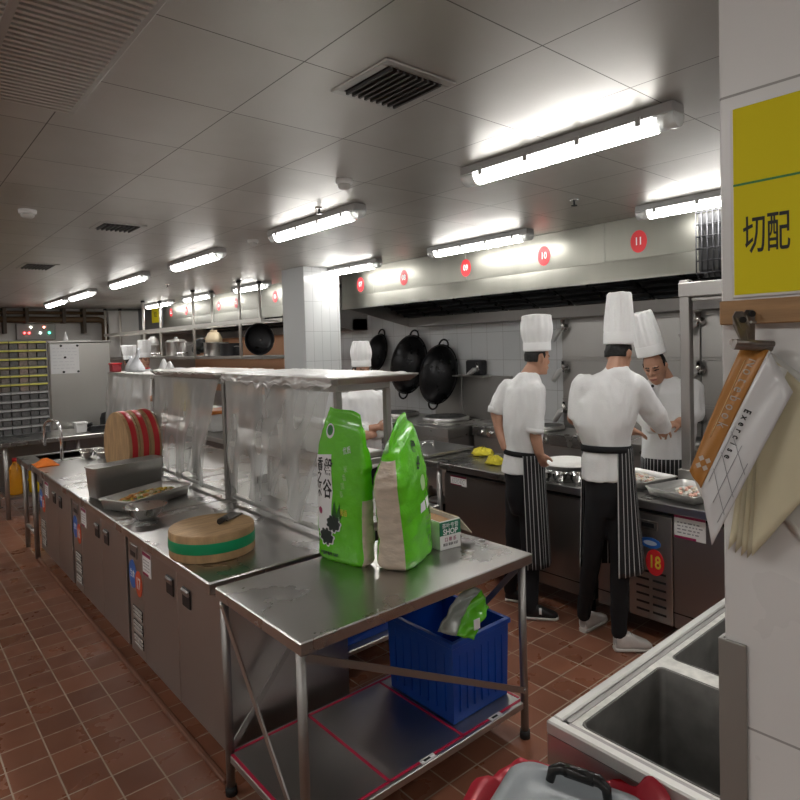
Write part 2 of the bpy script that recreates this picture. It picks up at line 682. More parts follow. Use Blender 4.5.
# ------------------------------------------------------------------ ceiling lamps
def ceiling_lamp(cx, y0, y1, label):
    cy = (y0+y1)/2
    h = (y1-y0)/2
    t = thing('fluorescent_lamp', label, 'lamp', (cx, cy, 2.5), 'ceiling fluorescent lamps')

    def sec(y, w0, w1, z0, z1):
        return [V((cx-w0, y, z0)), V((cx+w0, y, z0)), V((cx+w1, y, z1)), V((cx-w1, y, z1))]
    m = MB().loft([sec(cy-h, .046, .040, 2.462, 2.5), sec(cy+h, .046, .040, 2.462, 2.5)], smooth=False)
    m.build('housing', HOUSING, t, bevel=.004)
    d = MB()
    n = 10
    rings = []
    for y in (cy-h+.075, cy+h-.075):
        rings.append([V((cx+.043*cos(pi+pi*k/n), y, 2.464+.05*sin(pi+pi*k/n))) for k in range(n+1)])
    d.loft(rings)
    d.build('diffuser', LAMPON, t)
    for a, b in ((cy-h, cy-h+.074), (cy+h-.074, cy+h)):
        e = MB()
        rr = []
        for y in (a, b):
            rr.append([V((cx+.042*cos(pi+pi*k/n), y, 2.464+.048*sin(pi+pi*k/n))) for k in range(n+1)])
        e.loft(rr)
        e.build('end_cap', ENDCAP, t)
    for k in range(4):
        yy = cy-h+(k+.5)*h/2
        for s in (-1, 1):
            MB().box(cx+s*.047-.004, cx+s*.047+.004, yy-.01, yy+.01, 2.442, 2.475, b=.002).build('clip', HOUSING, t)
    return t


NTH = ['nearest', 'second', 'third', 'fourth', 'fifth', 'sixth']
for i, (a, b) in enumerate(((.99, 1.98), (2.8, 3.8), (4.62, 5.68), (6.38, 7.56), (8.32, 9.5), (9.75, 11.0))):
    ceiling_lamp(2.13, a, b, ['nearest lit ceiling lamp, the large one left of the yellow sign',
                              'second lit lamp of the ceiling row over the middle aisle',
                              'third lit lamp of the ceiling row over the middle aisle',
                              'fourth lit lamp of the ceiling row over the middle aisle',
                              'fifth lit lamp of the ceiling row over the middle aisle',
                              'farthest lit lamp of the ceiling row, near the back wall'][i])
for i, (a, b) in enumerate(((.94, 1.94), (2.76, 3.8), (4.5, 5.56), (6.6, 7.52), (8.2, 9.22), (9.7, 10.9))):
    ceiling_lamp(3.62, a, b, ['lit ceiling lamp before the hood disc numbered 11, cut by the column',
                              'lit ceiling lamp before the hood discs 09 and 10',
                              'lit ceiling lamp touching the white tiled pillar by disc 07',
                              'lit lamp just beyond the pillar, nearest of the far hood row',
                              'second lit lamp beyond the pillar in the far hood row',
                              'farthest lit lamp of the far hood row'][i])
# unseen lamps added behind the viewer and over the left aisle for light
ceiling_lamp(2.13, -1.3, -.25, 'lit ceiling lamp behind the viewer over the middle aisle')
for i, y in enumerate((-1.3, .5, 2.3, 4.1, 5.9, 7.7)):  # unseen left-aisle row, added so the left side is lit
    ceiling_lamp(-.75, y, y+1.05, ['lit ceiling lamp over the left aisle, behind the viewer', 'lit lamp over the left aisle level with the viewer', 'lit lamp of the left aisle outside the frame, level with the front table', 'lit lamp of the left aisle outside the frame, level with the middle counter', 'lit lamp of the left aisle outside the frame, level with the sink table', 'farthest lit lamp of the left aisle outside the frame'][i])
ceiling_lamp(3.62, -1.2, -.15, 'lit ceiling lamp behind the column over the right counter')  # unseen, added to extend the right row's light

# ------------------------------------------------------------------ air grilles, detectors
VFR = mat('vent_frame', (.5, .49, .47), .4, .8)
VDK = mat('vent_dark', (.015, .015, .016), .7)


def vent(name, label, x0, x1, y0, y1, n, fr, along, slatm, sw):
    t = thing(name, label, 'vent', ((x0+x1)/2, (y0+y1)/2, 2.5))
    MB().box(x0+fr*.5, x1-fr*.5, y0+fr*.5, y1-fr*.5, 2.494, 2.499).build('backing', VDK, t)
    f = MB()
    f.box(x0, x1, y0, y0+fr, 2.492, 2.5)
    f.box(x0, x1, y1-fr, y1, 2.492, 2.5)
    f.box(x0, x0+fr, y0+fr, y1-fr, 2.492, 2.5)
    f.box(x1-fr, x1, y0+fr, y1-fr, 2.492, 2.5)
    f.build('frame', VFR, t, bevel=.003)
    s = MB()
    for k in range(n):
        if along == 'x':
            y = y0+fr+(k+.5)*(y1-y0-2*fr)/n
            s.box(x0+fr, x1-fr, y-sw, y+sw, 2.484, 2.494)
        else:
            x = x0+fr+(k+.5)*(x1-x0-2*fr)/n
            s.box(x-sw, x+sw, y0+fr, y1-fr, 2.484, 2.494)
    s.build('louvres', slatm, t)
    return t


gr = vent('return_air_grille', 'large louvred return air grille in the ceiling at top left', .02, .545, 1.2, 2.28, 38, .022, 'x', mat('louvre_grey', (.62, .60, .56), .5, .2), .0065)
MB().box(.262, .282, 1.222, 2.258, 2.48, 2.5).build('divider', VFR, gr)
vent('ceiling_vent', 'square dark ceiling vent nearest the viewer, left of the big lamp', 1.125, 1.4, 1.335, 1.615, 9, .03, 'y', mat('vent_slat', (.09, .09, .09), .5, .5), .004)
vent('ceiling_vent', 'small dark ceiling vent halfway down the ceiling', 1.09, 1.37, 4.04, 4.31, 8, .03, 'y', MATS['vent_slat'], .004)
vent('ceiling_vent', 'farthest small dark ceiling vent at the left', 1.04, 1.32, 6.2, 6.62, 8, .03, 'y', MATS['vent_slat'], .004)


def detector(x, y, label, r=.045):
    t = thing('smoke_detector', label, 'smoke detector', (x, y, 2.5), 'smoke detectors on the ceiling')
    MB().lathe([(r, 0), (r, -.018), (r*.86, -.022)], (x, y, 2.5), 20).build('base', WHITEPL, t)
    MB().lathe([(r*.78, -.022), (r*.74, -.036), (r*.45, -.046), (.004, -.047)], (x, y, 2.5), 20).build('sensor_head', mat('detector_grey', (.6, .6, .58), .5), t)


detector(.69, 3.95, 'white smoke detector at the far left of the ceiling')
detector(1.77, 2.45, 'smoke detector left above the second lamp, the nearest to the viewer', .04)
detector(2.18, 4.19, 'white smoke detector between the second and third lamps', .04)
for x, y, lb in ((2.0, 3.02, 'sprinkler head hanging just below the second lamp'), (3.1, 2.05, 'dark sprinkler head above the hood between discs 10 and 11'), (2.75, 7.5, 'sprinkler head far off near the suspended rack'), (2.28, 8.0, 'round sprinkler head beside the fourth lamp')):
    t = thing('sprinkler_head', lb, 'sprinkler', (x, y, 2.5), 'ceiling sprinklers')
    MB().lathe([(.025, 0), (.025, -.006), (.008, -.008)], (x, y, 2.5), 14).build('escutcheon', CHROME, t)
    MB().lathe([(.006, -.008), (.006, -.03), (.018, -.033), (.018, -.037)], (x, y, 2.5), 10).build('deflector', DARKM, t)

# ------------------------------------------------------------------ extraction hoods
HOODS = mat('hood_steel', (.26, .255, .225), .38, 1, nz=.3, ns=1.6, st=(1, 1, .02), rn=.12)  # vertical tone bands in the colour stand in for reflections
HDARK = mat('hood_filter_dark', (.03, .032, .036), .4, .8)


def hood(label, y0, y1, seams, discs, name='extraction_hood'):
    t = thing(name, label, 'extraction hood', (3.9, (y0+y1)/2, 2.5))
    f = MB()
    ys = [y0]+seams+[y1]
    for a, b in zip(ys[:-1], ys[1:]):
        f.box(3.9, 3.93, a+.001, b-.001, 2.225, 2.499, b=.002)
    f.build('front_panel', HOODS, t)
    l = MB()
    l.prism([(3.9, 2.225), (3.93, 2.225), (4.02, 2.13), (4.02, 2.1), (3.885, 2.085), (3.885, 2.1)], lambda u, v, w: V((u, y0+w*(y1-y0), v)))
    l.build('gutter_lip', HOODS, t)
    fl = MB()
    n = max(2, int((y1-y0)/.36))
    for k in range(n):
        a, b = y0+(y1-y0)*k/n, y0+(y1-y0)*(k+1)/n
        fl.prism([(4.0, 2.33), (4.03, 2.35), (4.86, 2.03), (4.84, 2.0)], lambda u, v, w: V((u, a+.012+w*(b-a-.024), v)))
        for q in range(8):
            u0 = 4.06+q*.1
            z0 = 2.32-(u0-4.0)*.385
            fl.box(u0, u0+.03, a+.02, b-.02, z0-.02, z0)
    fl.build('grease_filter', HDARK, t)
    MB().box(3.93, 5.1, y0, y1, 2.45, 2.499).build('roof_panel', FRONTD, t)
    g = MB().box(4.84, 5.1, y0, y1, 1.895, 2.06, b=.006)
    g.build('rear_duct', FRONTD, t)
    for y in (y0, y1-.012):
        e = MB()
        e.prism([(3.905, 2.499), (3.905, 2.11), (4.84, 1.9), (5.1, 1.9), (5.1, 2.499)], lambda u, v, w: V((u, y+w*.012, v)))
        e.build('end_panel', FRONT, t)
    for y, z, num in discs:
        d = MB().lathe([(.058, 0), (.058, .002)], (3.899, y, z), 28, sx=1, sy=1.28, axis=(-1, 0, 0)).build('number_sticker', RED, t)
        # sticker is taller than wide as seen
        text(num, .07, 'numeral', INKW, d, (3.8955, y, z), (0, -1, 0), (0, 0, 1), sx=.8, bold=.0016, ext=.0004)
    return t


hood('long stainless extraction hood with red discs 07 to 11 above the ranges', -.6, 5.5, [1.46+.0, 2.34, 3.66, 4.95],
     [(2.09, 2.335, '11'), (2.85, 2.335, '10'), (3.66, 2.335, '09'), (4.47, 2.332, '08'), (5.16, 2.33, '07')])
hood('stainless extraction hood beyond the white pillar with red discs', 6.62, 10.9, [7.4, 8.6, 9.8],
     [(6.95, 2.34, '06'), (8.05, 2.34, '05'), (8.62, 2.335, '04'), (9.85, 2.34, '03'), (10.52, 2.345, '02')])
# yellow notice on the dark end wall behind the far hood
nt_ = thing('notice', 'small yellow notice on the grey board at the far hood end', 'notice', (3.88, 11.2, 2.34))
MB().box(3.872, 3.88, 11.0, 11.4, 2.2, 2.47, b=.002).build('board', YEL, nt_)
text('02', .13, 'lettering', INK, nt_, (3.871, 11.2, 2.34), (0, -1, 0), (0, 0, 1), ext=.0004)
t = thing('duct_box', 'dark grey duct box at the far end of the far hood', 'duct', (4.3, 11.5, 2.05))
MB().box(3.885, 4.9, 10.92, 12.18, 2.05, 2.499, b=.006).build('casing', mat('duct_grey', (.16, .16, .165), .45, .6), t)
MB().box(3.88, 4.9, 10.92, 12.18, 2.02, 2.06, b=.004).build('flange', FRONT, t)

# explosion-proof lamps under the hood
for y, lb in ((4.05, 'glass bulkhead lamp under the hood near disc 09'), (5.35, 'glass bulkhead lamp under the hood at its pillar end'), (2.62, 'glass bulkhead lamp under the hood near disc 10'), (3.0, 'glass bulkhead lamp under the hood behind the tall hat')):
    t = thing('bulkhead_lamp', lb, 'lamp', (4.1, y, 2.26), 'unlit bulkhead lamps under the hood')
    MB().lathe([(.05, -.01), (.05, -.02), (.04, -.05)], (4.1, y, 2.27), 16).build('base', TUBE, t)
    MB().lathe([(.038, -.05), (.04, -.11), (.025, -.14), (.003, -.145)], (4.1, y, 2.27), 16).build('glass', clear_mat('lamp_glass', (.8, .82, .82), .4, .1, .3) if 'lamp_glass' not in MATS else MATS['lamp_glass'], t)

# ------------------------------------------------------------------ wok ranges
def wok_range(label, x0, y0, y1, zt, rings, knobs):
    t = thing('wok_range', label, 'wok range', ((x0+5.05)/2, (y0+y1)/2, 0))
    MB().box(x0+.02, 5.05, y0+.01, y1-.01, .1, zt-.1, b=.004).build('body', FRONT, t)
    MB().box(x0, 5.06, y0, y1, zt-.1, zt, b=.006).build('top', TOPS, t)
    for yy in (y0+.08, y1-.08):
        for xx in (x0+.08, 4.95):
            MB().cyl((xx, yy, 0), (xx, yy, .1), .025, 12).build('leg', TUBE, t)
    for (cx, cy, r) in rings:
        rg = MB().lathe([(r*.86, .0), (r, .0), (r*1.0, .035), (r*.9, .045), (r*.86, .03)], (cx, cy, zt-.002), 40, caps=False).build('burner_ring', STEEL, t)
        MB().lathe([(r*.88, .028), (r*.8, .02), (r*.5, -.01), (.02, -.03)], (cx, cy, zt+.012), 36).build('burner_well', WOKM, rg)
    for k, (yy, zz) in enumerate(knobs):
        MB().cyl((x0+.021, yy, zz), (x0-.03, yy, zz), .024, 14).build('knob', CHROME, t)
    return t


wok_range('wok range with two black burner rings under the hanging woks', 4.28, 4.31, 6.1, .85, [(4.80, 4.86, .26), (4.74, 5.62, .26)], [(4.6, .68), (5.1, .68), (5.6, .68)])
wok_range('set-back range with chrome knobs behind the yellow rags', 4.6, 2.95, 4.29, .85, [(4.86, 3.55, .16)], [(4.16, .79), (4.04, .79), (3.92, .79), (3.7, .79), (3.4, .79)])
wok_range('range behind the two chefs at the right', 4.6, .6, 2.93, .85, [(4.86, 1.3, .16), (4.86, 2.2, .16)], [(.9, .79), (1.2, .79), (1.9, .79), (2.3, .79)])


def swing_tap(x, y, z, label, hy=-.16, hz=-.06):
    t = thing('swing_tap', label, 'tap', (x, y, z), 'swing taps on the steel splash wall')
    MB().lathe([(.04, 0), (.04, .02), (.024, .03), (.024, .06)], (x, y, z), 16, axis=(-1, 0, 0)).build('valve', CHROME, t)
    MB().cyl((x-.05, y, z-.03), (x-.05, y, z+.075), .021, 12).build('lever', CHROME, t)
    MB().tube([(x-.05, y, z), (x-.06, y+hy*.4, z+hz*.3-.01), (x-.075, y+hy, z+hz-.06)], [.02, .03, .022], 12).build('spout', mat('tap_spout', (.72, .72, .71), .35, .2), t)


k = 0
for y, cn in ((3.47, 'behind the young chef at left'), (2.2, 'beside the far chef')):
    for z, rn in ((1.81, 'top'), (1.42, 'middle'), (1.03, 'lowest')):
        swing_tap(5.07, y, z, '%s chrome tap with white handle on the splash wall %s' % (rn, cn), .13 if cn[0:4] == 'besi' else .1)
swing_tap(5.055, 4.56, 1.40, 'chrome tap below the black box beside the woks', .12, 0)
t = thing('wall_box', 'small black box on the tiled wall right of the woks', 'box', (5.1, 4.62, 1.4))
MB().box(5.0, 5.1, 4.5, 4.74, 1.335, 1.5, b=.02, seg=2).build('casing', DARKM, t)
MB().box(4.93, 5.1, 4.42, 4.9, 1.318, 1.334, b=.004).build('bracket_shelf', STEEL, t)


def wok(y, z, r, tilt, label, hy=0):
    """hung on the wall, its bowl leaning out"""
    t = thing('wok', label, 'wok', (5.05, y, z), 'woks hanging on the tiled wall')
    ax = V((-1, tilt, .12)).normalized()
    c = V((5.06-.76*r*abs(tilt)/hypot(1, tilt)-.03, y, z))
    prof = [(r, 0), (r*1.0, .012), (r*.92, -.03), (r*.7, -.085), (r*.4, -.12), (.01, -.13)]
    U = ax
    A = V((0, -.2, 1))
    A = (A-U*A.dot(U)).normalized()
    B = U.cross(A)
    m = MB()
    for sgn in (0,):
        rings = []
        for rr, d in [(r*1.0, 0), (r*.93, .05), (r*.72, .105), (r*.4, .14), (.01, .15)]:
            rings.append([c+A*(rr*cos(2*pi*q/40))+B*(.66*rr*sin(2*pi*q/40))+U*d for q in range(40)])
        m.loft(rings)
    b = m.build('bowl', WOKM, t)
    m = MB()
    m.tube([c+A*(r*.99*cos(2*pi*q/40))+B*(.66*r*.99*sin(2*pi*q/40)) for q in range(41)], .009, 6)
    m.build('rim', WOKM, t)
    for s, nm in ((1, 'upper'), (-1, 'lower')):
        e = MB()
        e.tube([c+A*s*(r*.97+.07*sin(pi*q/10)*1.0)+B*(.055*cos(pi*q/10)) for q in range(11)], .011, 8)
        e.build('loop_handle', WOKM, t)
    h = MB().cyl((5.1, y, z+r+.045), c+A*(r+.05), .008, 8)
    h.build('hook', CHROME, t)
    return t


wok(5.60, 1.45, .36, -.42, 'middle black wok of three hanging on the tiled wall')
wok(5.08, 1.34, .345, -.5, 'nearest and lowest black wok of three on the tiled wall')
wok(6.30, 1.60, .24, -.1, 'smallest dark wok of three, nearest the pillar')


# ------------------------------------------------------------------ refrigerated worktables
def louvre(mb, xf, y0, y1, z0, z1, n):
    for k in range(n):
        z = z0+(z1-z0)*(k+.5)/n
        mb.box(xf-.004, xf+.004, y0, y1, z-.006, z+.006)


def price_label(parent, xf, y0, y1, z0, z1):
    """white inspection card with a wine-red heading, on a face looking towards -X"""
    c = MB().box(xf-.002, xf, y0, y1, z0, z1).build('card', WHITEP, parent)
    h = (z1-z0)
    MB().box(xf-.0025, xf-.002, y0, y1, z1-.16*h, z1).build('heading', WINE, c)
    MB().box(xf-.0025, xf-.002, y0+(y1-y0)*.3, y1, z0, z0+.1*h).build('footer_band', WINE, c)
    lm = MB()
    for i in range(4):
        z = z0+h*(.24+.14*i)
        yy = y1-(y1-y0)*.1
        while yy > y0+(y1-y0)*.2:
            w = (y1-y0)*random.uniform(.04, .14)
            lm.box(xf-.0025, xf-.002, yy-w, yy, z-.025*h, z+.025*h)
            yy -= w+(y1-y0)*.05
    lm.build('print_lines', GREYPR, c)
    return c


def fridge_left(y0, label, stickers=True, num='17', full=True, y1=None):
    y1 = y1 or y0+1.2
    t = thing('refrigerated_worktable', label, 'refrigerated worktable', (1.3, (y0+y1)/2, 0), 'refrigerated worktables of the left row')
    MB().box(.945, 1.62, y0, y1, .752, .8, b=.005).build('worktop', TOPS, t)
    MB().box(1.03, 1.6, y0+.02, y1-.01, .1, .752).build('body', FRONT, t)
    MB().box(1.022, 1.06, y0+.02, y1-.01, .715, .752).build('recess', GAP, t)
    for yy in (y0+.1, y1-.1):
        for xx in (1.1, 1.5):
            MB().cyl((xx, yy, 0), (xx, yy, .1), .02, 10).build('leg', RUBBER, t)
    pw = .235
    dw = (y1-y0-.03-pw)/2
    d = [(y0+.025, y0+.025+dw-.006), (y0+.025+dw, y0+.025+2*dw-.006)]
    for i, (a, b) in enumerate(d):
        dr = MB().box(1.0, 1.03, a, b, .1, .715, b=.004).build('door', FRONT, t)
        hy = b-.115 if i == 0 else a+.075
        hb = MB().box(.994, 1.0, hy-.045, hy+.045, .575, .66, b=.004)
        hb.build('handle_cup', BLACK, dr)
        MB().box(.986, .998, hy-.04, hy+.04, .63, .655, b=.004).build('handle_grip', FRONTD, dr)
    if stickers:
        price_label(t, .999, d[1][1]-.13, d[1][1]-.012, .575, .69)
    p0, p1 = d[1][1]+.006, y1-.012
    pn = MB().box(1.0, 1.03, p0, p1, .1, .715, b=.004).build('compressor_panel', FRONT, t)
    for k in range(3):
        lm = MB()
        louvre(lm, .999, p0+.035, p1-.065, .15+k*.075, .21+k*.075, 3)
        lm.build('louvre', mat('louvre_pale', (.62, .60, .57), .5, .3), pn)
        lg = MB().box(.9985, 1.0, p0+.025, p1-.055, .155+k*.075, .21+k*.075)
        lg.build('slot', GAP, pn)
    if stickers:
        MB().box(.994, 1.0, p0+.07, p1-.05, .62, .69, b=.003).build('thermostat', FRONTD, pn)
        MB().box(.992, .995, p0+.085, p1-.065, .63, .655).build('display', BLACK, pn)
        yc = (p0+p1)/2
        s1 = MB().lathe([(.058, 0), (.058, .002)], (1.0, yc+.045, .525), 24, sy=1.3, axis=(-1, 0, 0)).build('blue_sticker', BLUEST, pn)
        text('生食', .045, 'lettering', INKW, s1, (.997, yc+.045, .525), (0, -1, 0), (0, 0, 1), sx=.8, ext=.0004)
        s2 = MB().lathe([(.052, 0), (.052, .003)], (1.0, yc-.05, .495), 24, sy=1.3, axis=(-1, 0, 0)).build('number_sticker', REDOR, pn)
        text(num, .085, 'numeral', INKW, s2, (.9955, yc-.05, .495), (0, -1, 0), (0, 0, 1), sx=.75, ext=.0004, bold=.001)
    return t


fridge_left(2.275, 'nearest steel refrigerated worktable of the left row with orange disc 17', True, '17')
fridge_left(3.485, 'middle steel refrigerated worktable of the left row, under the deep steel pan', True, '16')
fridge_left(4.70, 'farthest refrigerated worktable of the left row, beside the sink table', True, '15', y1=5.8)
# sink table at the end of the row
t = thing('sink_table', 'steel sink table with tall tap at the far end of the left row', 'sink table', (1.3, 6.05, 0))
m = MB()
m.box(.93, 1.06, 5.805, 6.33, .75, .8, b=.003)
m.box(1.5, 1.62, 5.805, 6.33, .75, .8, b=.003)
m.box(1.06, 1.5, 5.805, 5.88, .75, .8, b=.003)
m.box(1.06, 1.5, 6.26, 6.33, .75, .8, b=.003)
m.build('top', TOPS, t)
m = MB()
m.box(1.05, 1.06, 5.87, 6.27, .6, .79)
m.box(1.5, 1.51, 5.87, 6.27, .6, .79)
m.box(1.06, 1.5, 5.87, 5.88, .6, .79)
m.box(1.06, 1.5, 6.26, 6.27, .6, .79)
m.box(1.05, 1.51, 5.87, 6.27, .59, .6)
m.build('basin', FRONTD, t)
for x, y in ((.98, 6.28), (.98, 5.86), (1.57, 6.28), (1.57, 5.86)):
    MB().cyl((x, y, 0), (x, y, .75), .02, 12).build('leg', TUBE, t)
MB().cyl((.98, 6.28, .2), (.98, 5.86, .2), .014, 10).build('stretcher', TUBE, t)
tp = MB()
_b = V((1.19, 5.845, .8))
_d = (V((-.25, .97, 0))).normalized()
tp.tube([_b, _b+V((0, 0, .24))]+[_b+_d*(.145*(1-cos(pi*q/8)))+V((0, 0, .24+.09*sin(pi*q/8))) for q in range(1, 9)]+[_b+_d*.29+V((0, 0, .1))], .013, 10)
tp = tp.build('gooseneck_tap', CHROME, t)

# ------------------------------------------------------------------ back-to-back worktables behind the row
for i, (y0, y1) in enumerate(((2.46, 4.2), (4.22, 6.0))):
    t = thing('worktable', ['steel worktable behind the nearest plastic-draped shelf', 'steel worktable behind the farther plastic-draped shelves'][i], 'worktable', (2.0, (y0+y1)/2, 0))
    MB().box(1.635, 2.36, y0, y1, .752, .8, b=.005).build('worktop', TOPS, t)
    MB().box(1.67, 2.33, y0+.03, y1-.03, .15, .175, b=.004).build('lower_shelf', FRONT, t)
    for x in (1.67, 2.32):
        for y in (y0+.04, y1-.04):
            MB().cyl((x, y, 0), (x, y, .752), .02, 12).build('leg', TUBE, t)


# ------------------------------------------------------------------ plastic-draped pass shelves
def pass_shelf(y0, y1, label):
    t = thing('pass_shelf', label, 'pass shelf', (1.73, (y0+y1)/2, .8), 'steel pass shelves on the counter')
    for x in (1.585, 1.87):
        for y in (y0+.015, y1-.015):
            MB().box(x-.015, x+.015, y-.015, y+.015, .8, 1.49, b=.003).build('post', TUBE, t)
    MB().box(1.57, 1.885, y0, y1, 1.49, 1.525, b=.005).build('top_shelf', STEEL, t)
    MB().box(1.57, 1.885, y0+.03, y1-.03, 1.13, 1.16, b=.004).build('middle_shelf', STEEL, t)
    MB().cyl((1.585, y0+.03, .83), (1.585, y1-.03, .83), .012, 10).build('bottom_rail', mat('pale_rail', (.62, .62, .6), .35, .6), t)
    return t


pass_shelf(2.28, 3.42, 'nearest pass shelf behind the rice bags, holding the foil-wrapped tray')
pass_shelf(3.455, 4.62, 'middle pass shelf with the yellow sheet behind plastic film')
pass_shelf(4.655, 5.79, 'farthest pass shelf, behind the three upright chopping boards')


def drape(y0, y1, ztop, zbot, pinch, out, label, seed):
    m = MB()

    def fn(u, v):
        yc = (y0+y1)/2+.12*v*pinch
        hw = (y1-y0)/2*(1-pinch*v*.65)
        y = yc+(u-.5)*2*hw
        a = .004+.012*v
        x = 1.562-out*sin(v*pi*.62)+a*sin(u*15+seed+3*v)+.5*a*sin(u*37+seed*3-v*5)+.018*noise.noise(V((u*3+v, v*2.2, seed)))+.008*noise.noise(V((u*11, v*5, seed)))
        z = ztop-(ztop-zbot)*v*(1+.05*sin(u*9+seed))-.015*sin(u*13)*v
        return V((min(x, 1.564), y, z))
    m.grid(fn, 90, 24)
    o = m.build('plastic_drape', FILM, None, loc=(1.56, (y0+y1)/2, ztop))
    return tag(o, label, 'plastic sheet', 'plastic sheets hanging on the pass shelves')


drape(2.32, 3.40, 1.52, .90, .42, .03, 'clear plastic sheet hanging on the nearest pass shelf beside the rice bags', 1.0)
drape(3.50, 4.60, 1.52, .86, .5, .02, 'clear plastic sheet over the yellow paper on the middle pass shelf', 2.2)
drape(4.68, 5.78, 1.52, .98, -.25, .03, 'clear plastic sheet flaring over the farthest pass shelf above the boards', 4.1)


def foil_tray(x0, x1, y0, y1, z, label, seed, wrap=FOILW, cut=-.006):
    t = thing('covered_tray', label, 'tray', ((x0+x1)/2, (y0+y1)/2, z), 'covered trays on top of the pass shelves')
    m = MB()
    m.loft([[V((x0+i_*.0+a, y0+b, zz)) for a, b in ((e, e), (x1-x0-e, e), (x1-x0-e, y1-y0-e), (e, y1-y0-e))] for i_, (e, zz) in enumerate(((.03, z), (0, z+.028), (0, z+.034), (.012, z+.034)))], smooth=False)
    m.build('tray', STEEL, t)
    g = MB()

    def fn(u, v):
        e = max(0, 1-min(u, 1-u, v, 1-v)*14)
        return V((x0-.006+(x1-x0+.012)*u, y0+cut+(y1-y0-cut+.006)*v, z+.036+.005*noise.noise(V((u*7, v*9, seed)))+.003*noise.noise(V((u*30, v*34, seed)))+.004*(1-e)-.024*max(0, e-.5)*(1+noise.noise(V((u*20, v*20, seed))))))
    g.grid(fn, 50, 70)
    g.build('wrapping', wrap, t)
    return t


foil_tray(1.50, 1.97, 2.17, 3.33, 1.527, 'long foil-wrapped tray overhanging the nearest pass shelf', 3.3, cut=.05)
WRAPW = mat('pale_wrap', (.62, .58, .55), .3, .3, nz=.1, ns=12, bump=.2)
foil_tray(1.50, 1.92, 3.42, 4.5, 1.527, 'pale covered tray on top of the middle pass shelf', 8.1, WRAPW)
# crumpled edge of film along the near tray
m = MB()
m.grid(lambda u, v: V((1.488+.02*noise.noise(V((u*16, v*4, 1))), 2.2+1.1*u, 1.56-(.03+.05*abs(noise.noise(V((u*9, 0, 5)))))*v*1.2)), 80, 6)
tag(m.build('film_skirt', FILMC, None, loc=(1.49, 2.75, 1.55)), 'crumpled film hanging over the front edge of the foil-wrapped tray', 'plastic film')

# things kept on the shelves behind the plastic
def item_box(name, label, cat, x0, x1, y0, y1, z0, z1, mt, lidm=None, group=None, b=.01):
    t = thing(name, label, cat, ((x0+x1)/2, (y0+y1)/2, z0), group)
    m = MB()
    m.loft([[V((x0+e, y0+e, z)), V((x1-e, y0+e, z)), V((x1-e, y1-e, z)), V((x0+e, y1-e, z))] for e, z in ((.012, z0), (.0, z1-.02))], smooth=False)
    m.build('body', mt, t, bevel=b)
    MB().box(x0-.006, x1+.006, y0-.006, y1+.006, z1-.022, z1, b=.005).build('lid', lidm or mt, t)
    return t


item_box('food_box', 'white food box on the nearest pass shelf, left one behind plastic', 'box', 1.66, 1.84, 2.78, 3.0, 1.162, 1.31, WHITEPL, group='white boxes on the pass shelves')
item_box('food_box', 'white food box on the nearest pass shelf, right one behind the plastic', 'box', 1.66, 1.84, 2.5, 2.74, 1.162, 1.32, WHITEPL, group='white boxes on the pass shelves')
item_box('food_box', 'white food box on the middle pass shelf under the yellow sheet', 'box', 1.64, 1.84, 4.05, 4.3, 1.162, 1.3, WHITEPL, group='white boxes on the pass shelves')
item_box('food_box', 'white food box with orange lid on the middle pass shelf', 'box', 1.64, 1.84, 3.8, 4.02, 1.162, 1.3, WHITEPL, mat('orange_lid', (.75, .25, .05), .4), group='white boxes on the pass shelves')
m = MB()
m.grid(lambda u, v: V((1.62+.012*sin(u*7+v*3), 4.12+.3*u, 1.48-.2*v)), 12, 8)
tag(m.build('yellow_sheet', mat('yellow_paper', (.62, .45, .12), .7, nz=.25, ns=12), None, loc=(1.62, 4.27, 1.38), solid=.004), 'yellow sheet hanging inside the middle pass shelf behind plastic', 'paper')
m = MB()
m.grid(lambda u, v: V((1.66+.01*sin(u*5), 3.85+.24*u, 1.485-.18*v)), 10, 6)
tag(m.build('dark_cloth', mat('slate_cloth', (.12, .13, .14), .8), None, loc=(1.66, 3.95, 1.4), solid=.006), 'dark grey cloth hung inside the middle pass shelf behind plastic', 'cloth')
t = thing('steel_tray', 'shallow steel tray on the nearest pass shelf, end towards the rice bags', 'tray', (1.75, 2.52, 1.161))
MB().box(1.60, 1.86, 2.32, 2.47, 1.1605, 1.19, b=.006).build('tray', STEEL, t)
# bottle on the worktop behind the middle shelf
t = thing('sauce_bottle', 'dark bottle with white label behind the middle pass shelf posts', 'bottle', (1.95, 3.75, .8))
MB().lathe([(.05, 0), (.052, .02), (.052, .36), (.02, .46), (.018, .52)], (1.95, 3.75, .8), 20).build('body', mat('dark_glass', (.01, .008, .008), .1), t)
MB().lathe([(.0525, .06), (.0525, .3)], (1.95, 3.75, .8), 20, caps=False).build('label_band', WHITEP, t)
MB().lathe([(.021, .52), (.021, .56)], (1.95, 3.75, .8), 14).build('cap', BLACK, t)
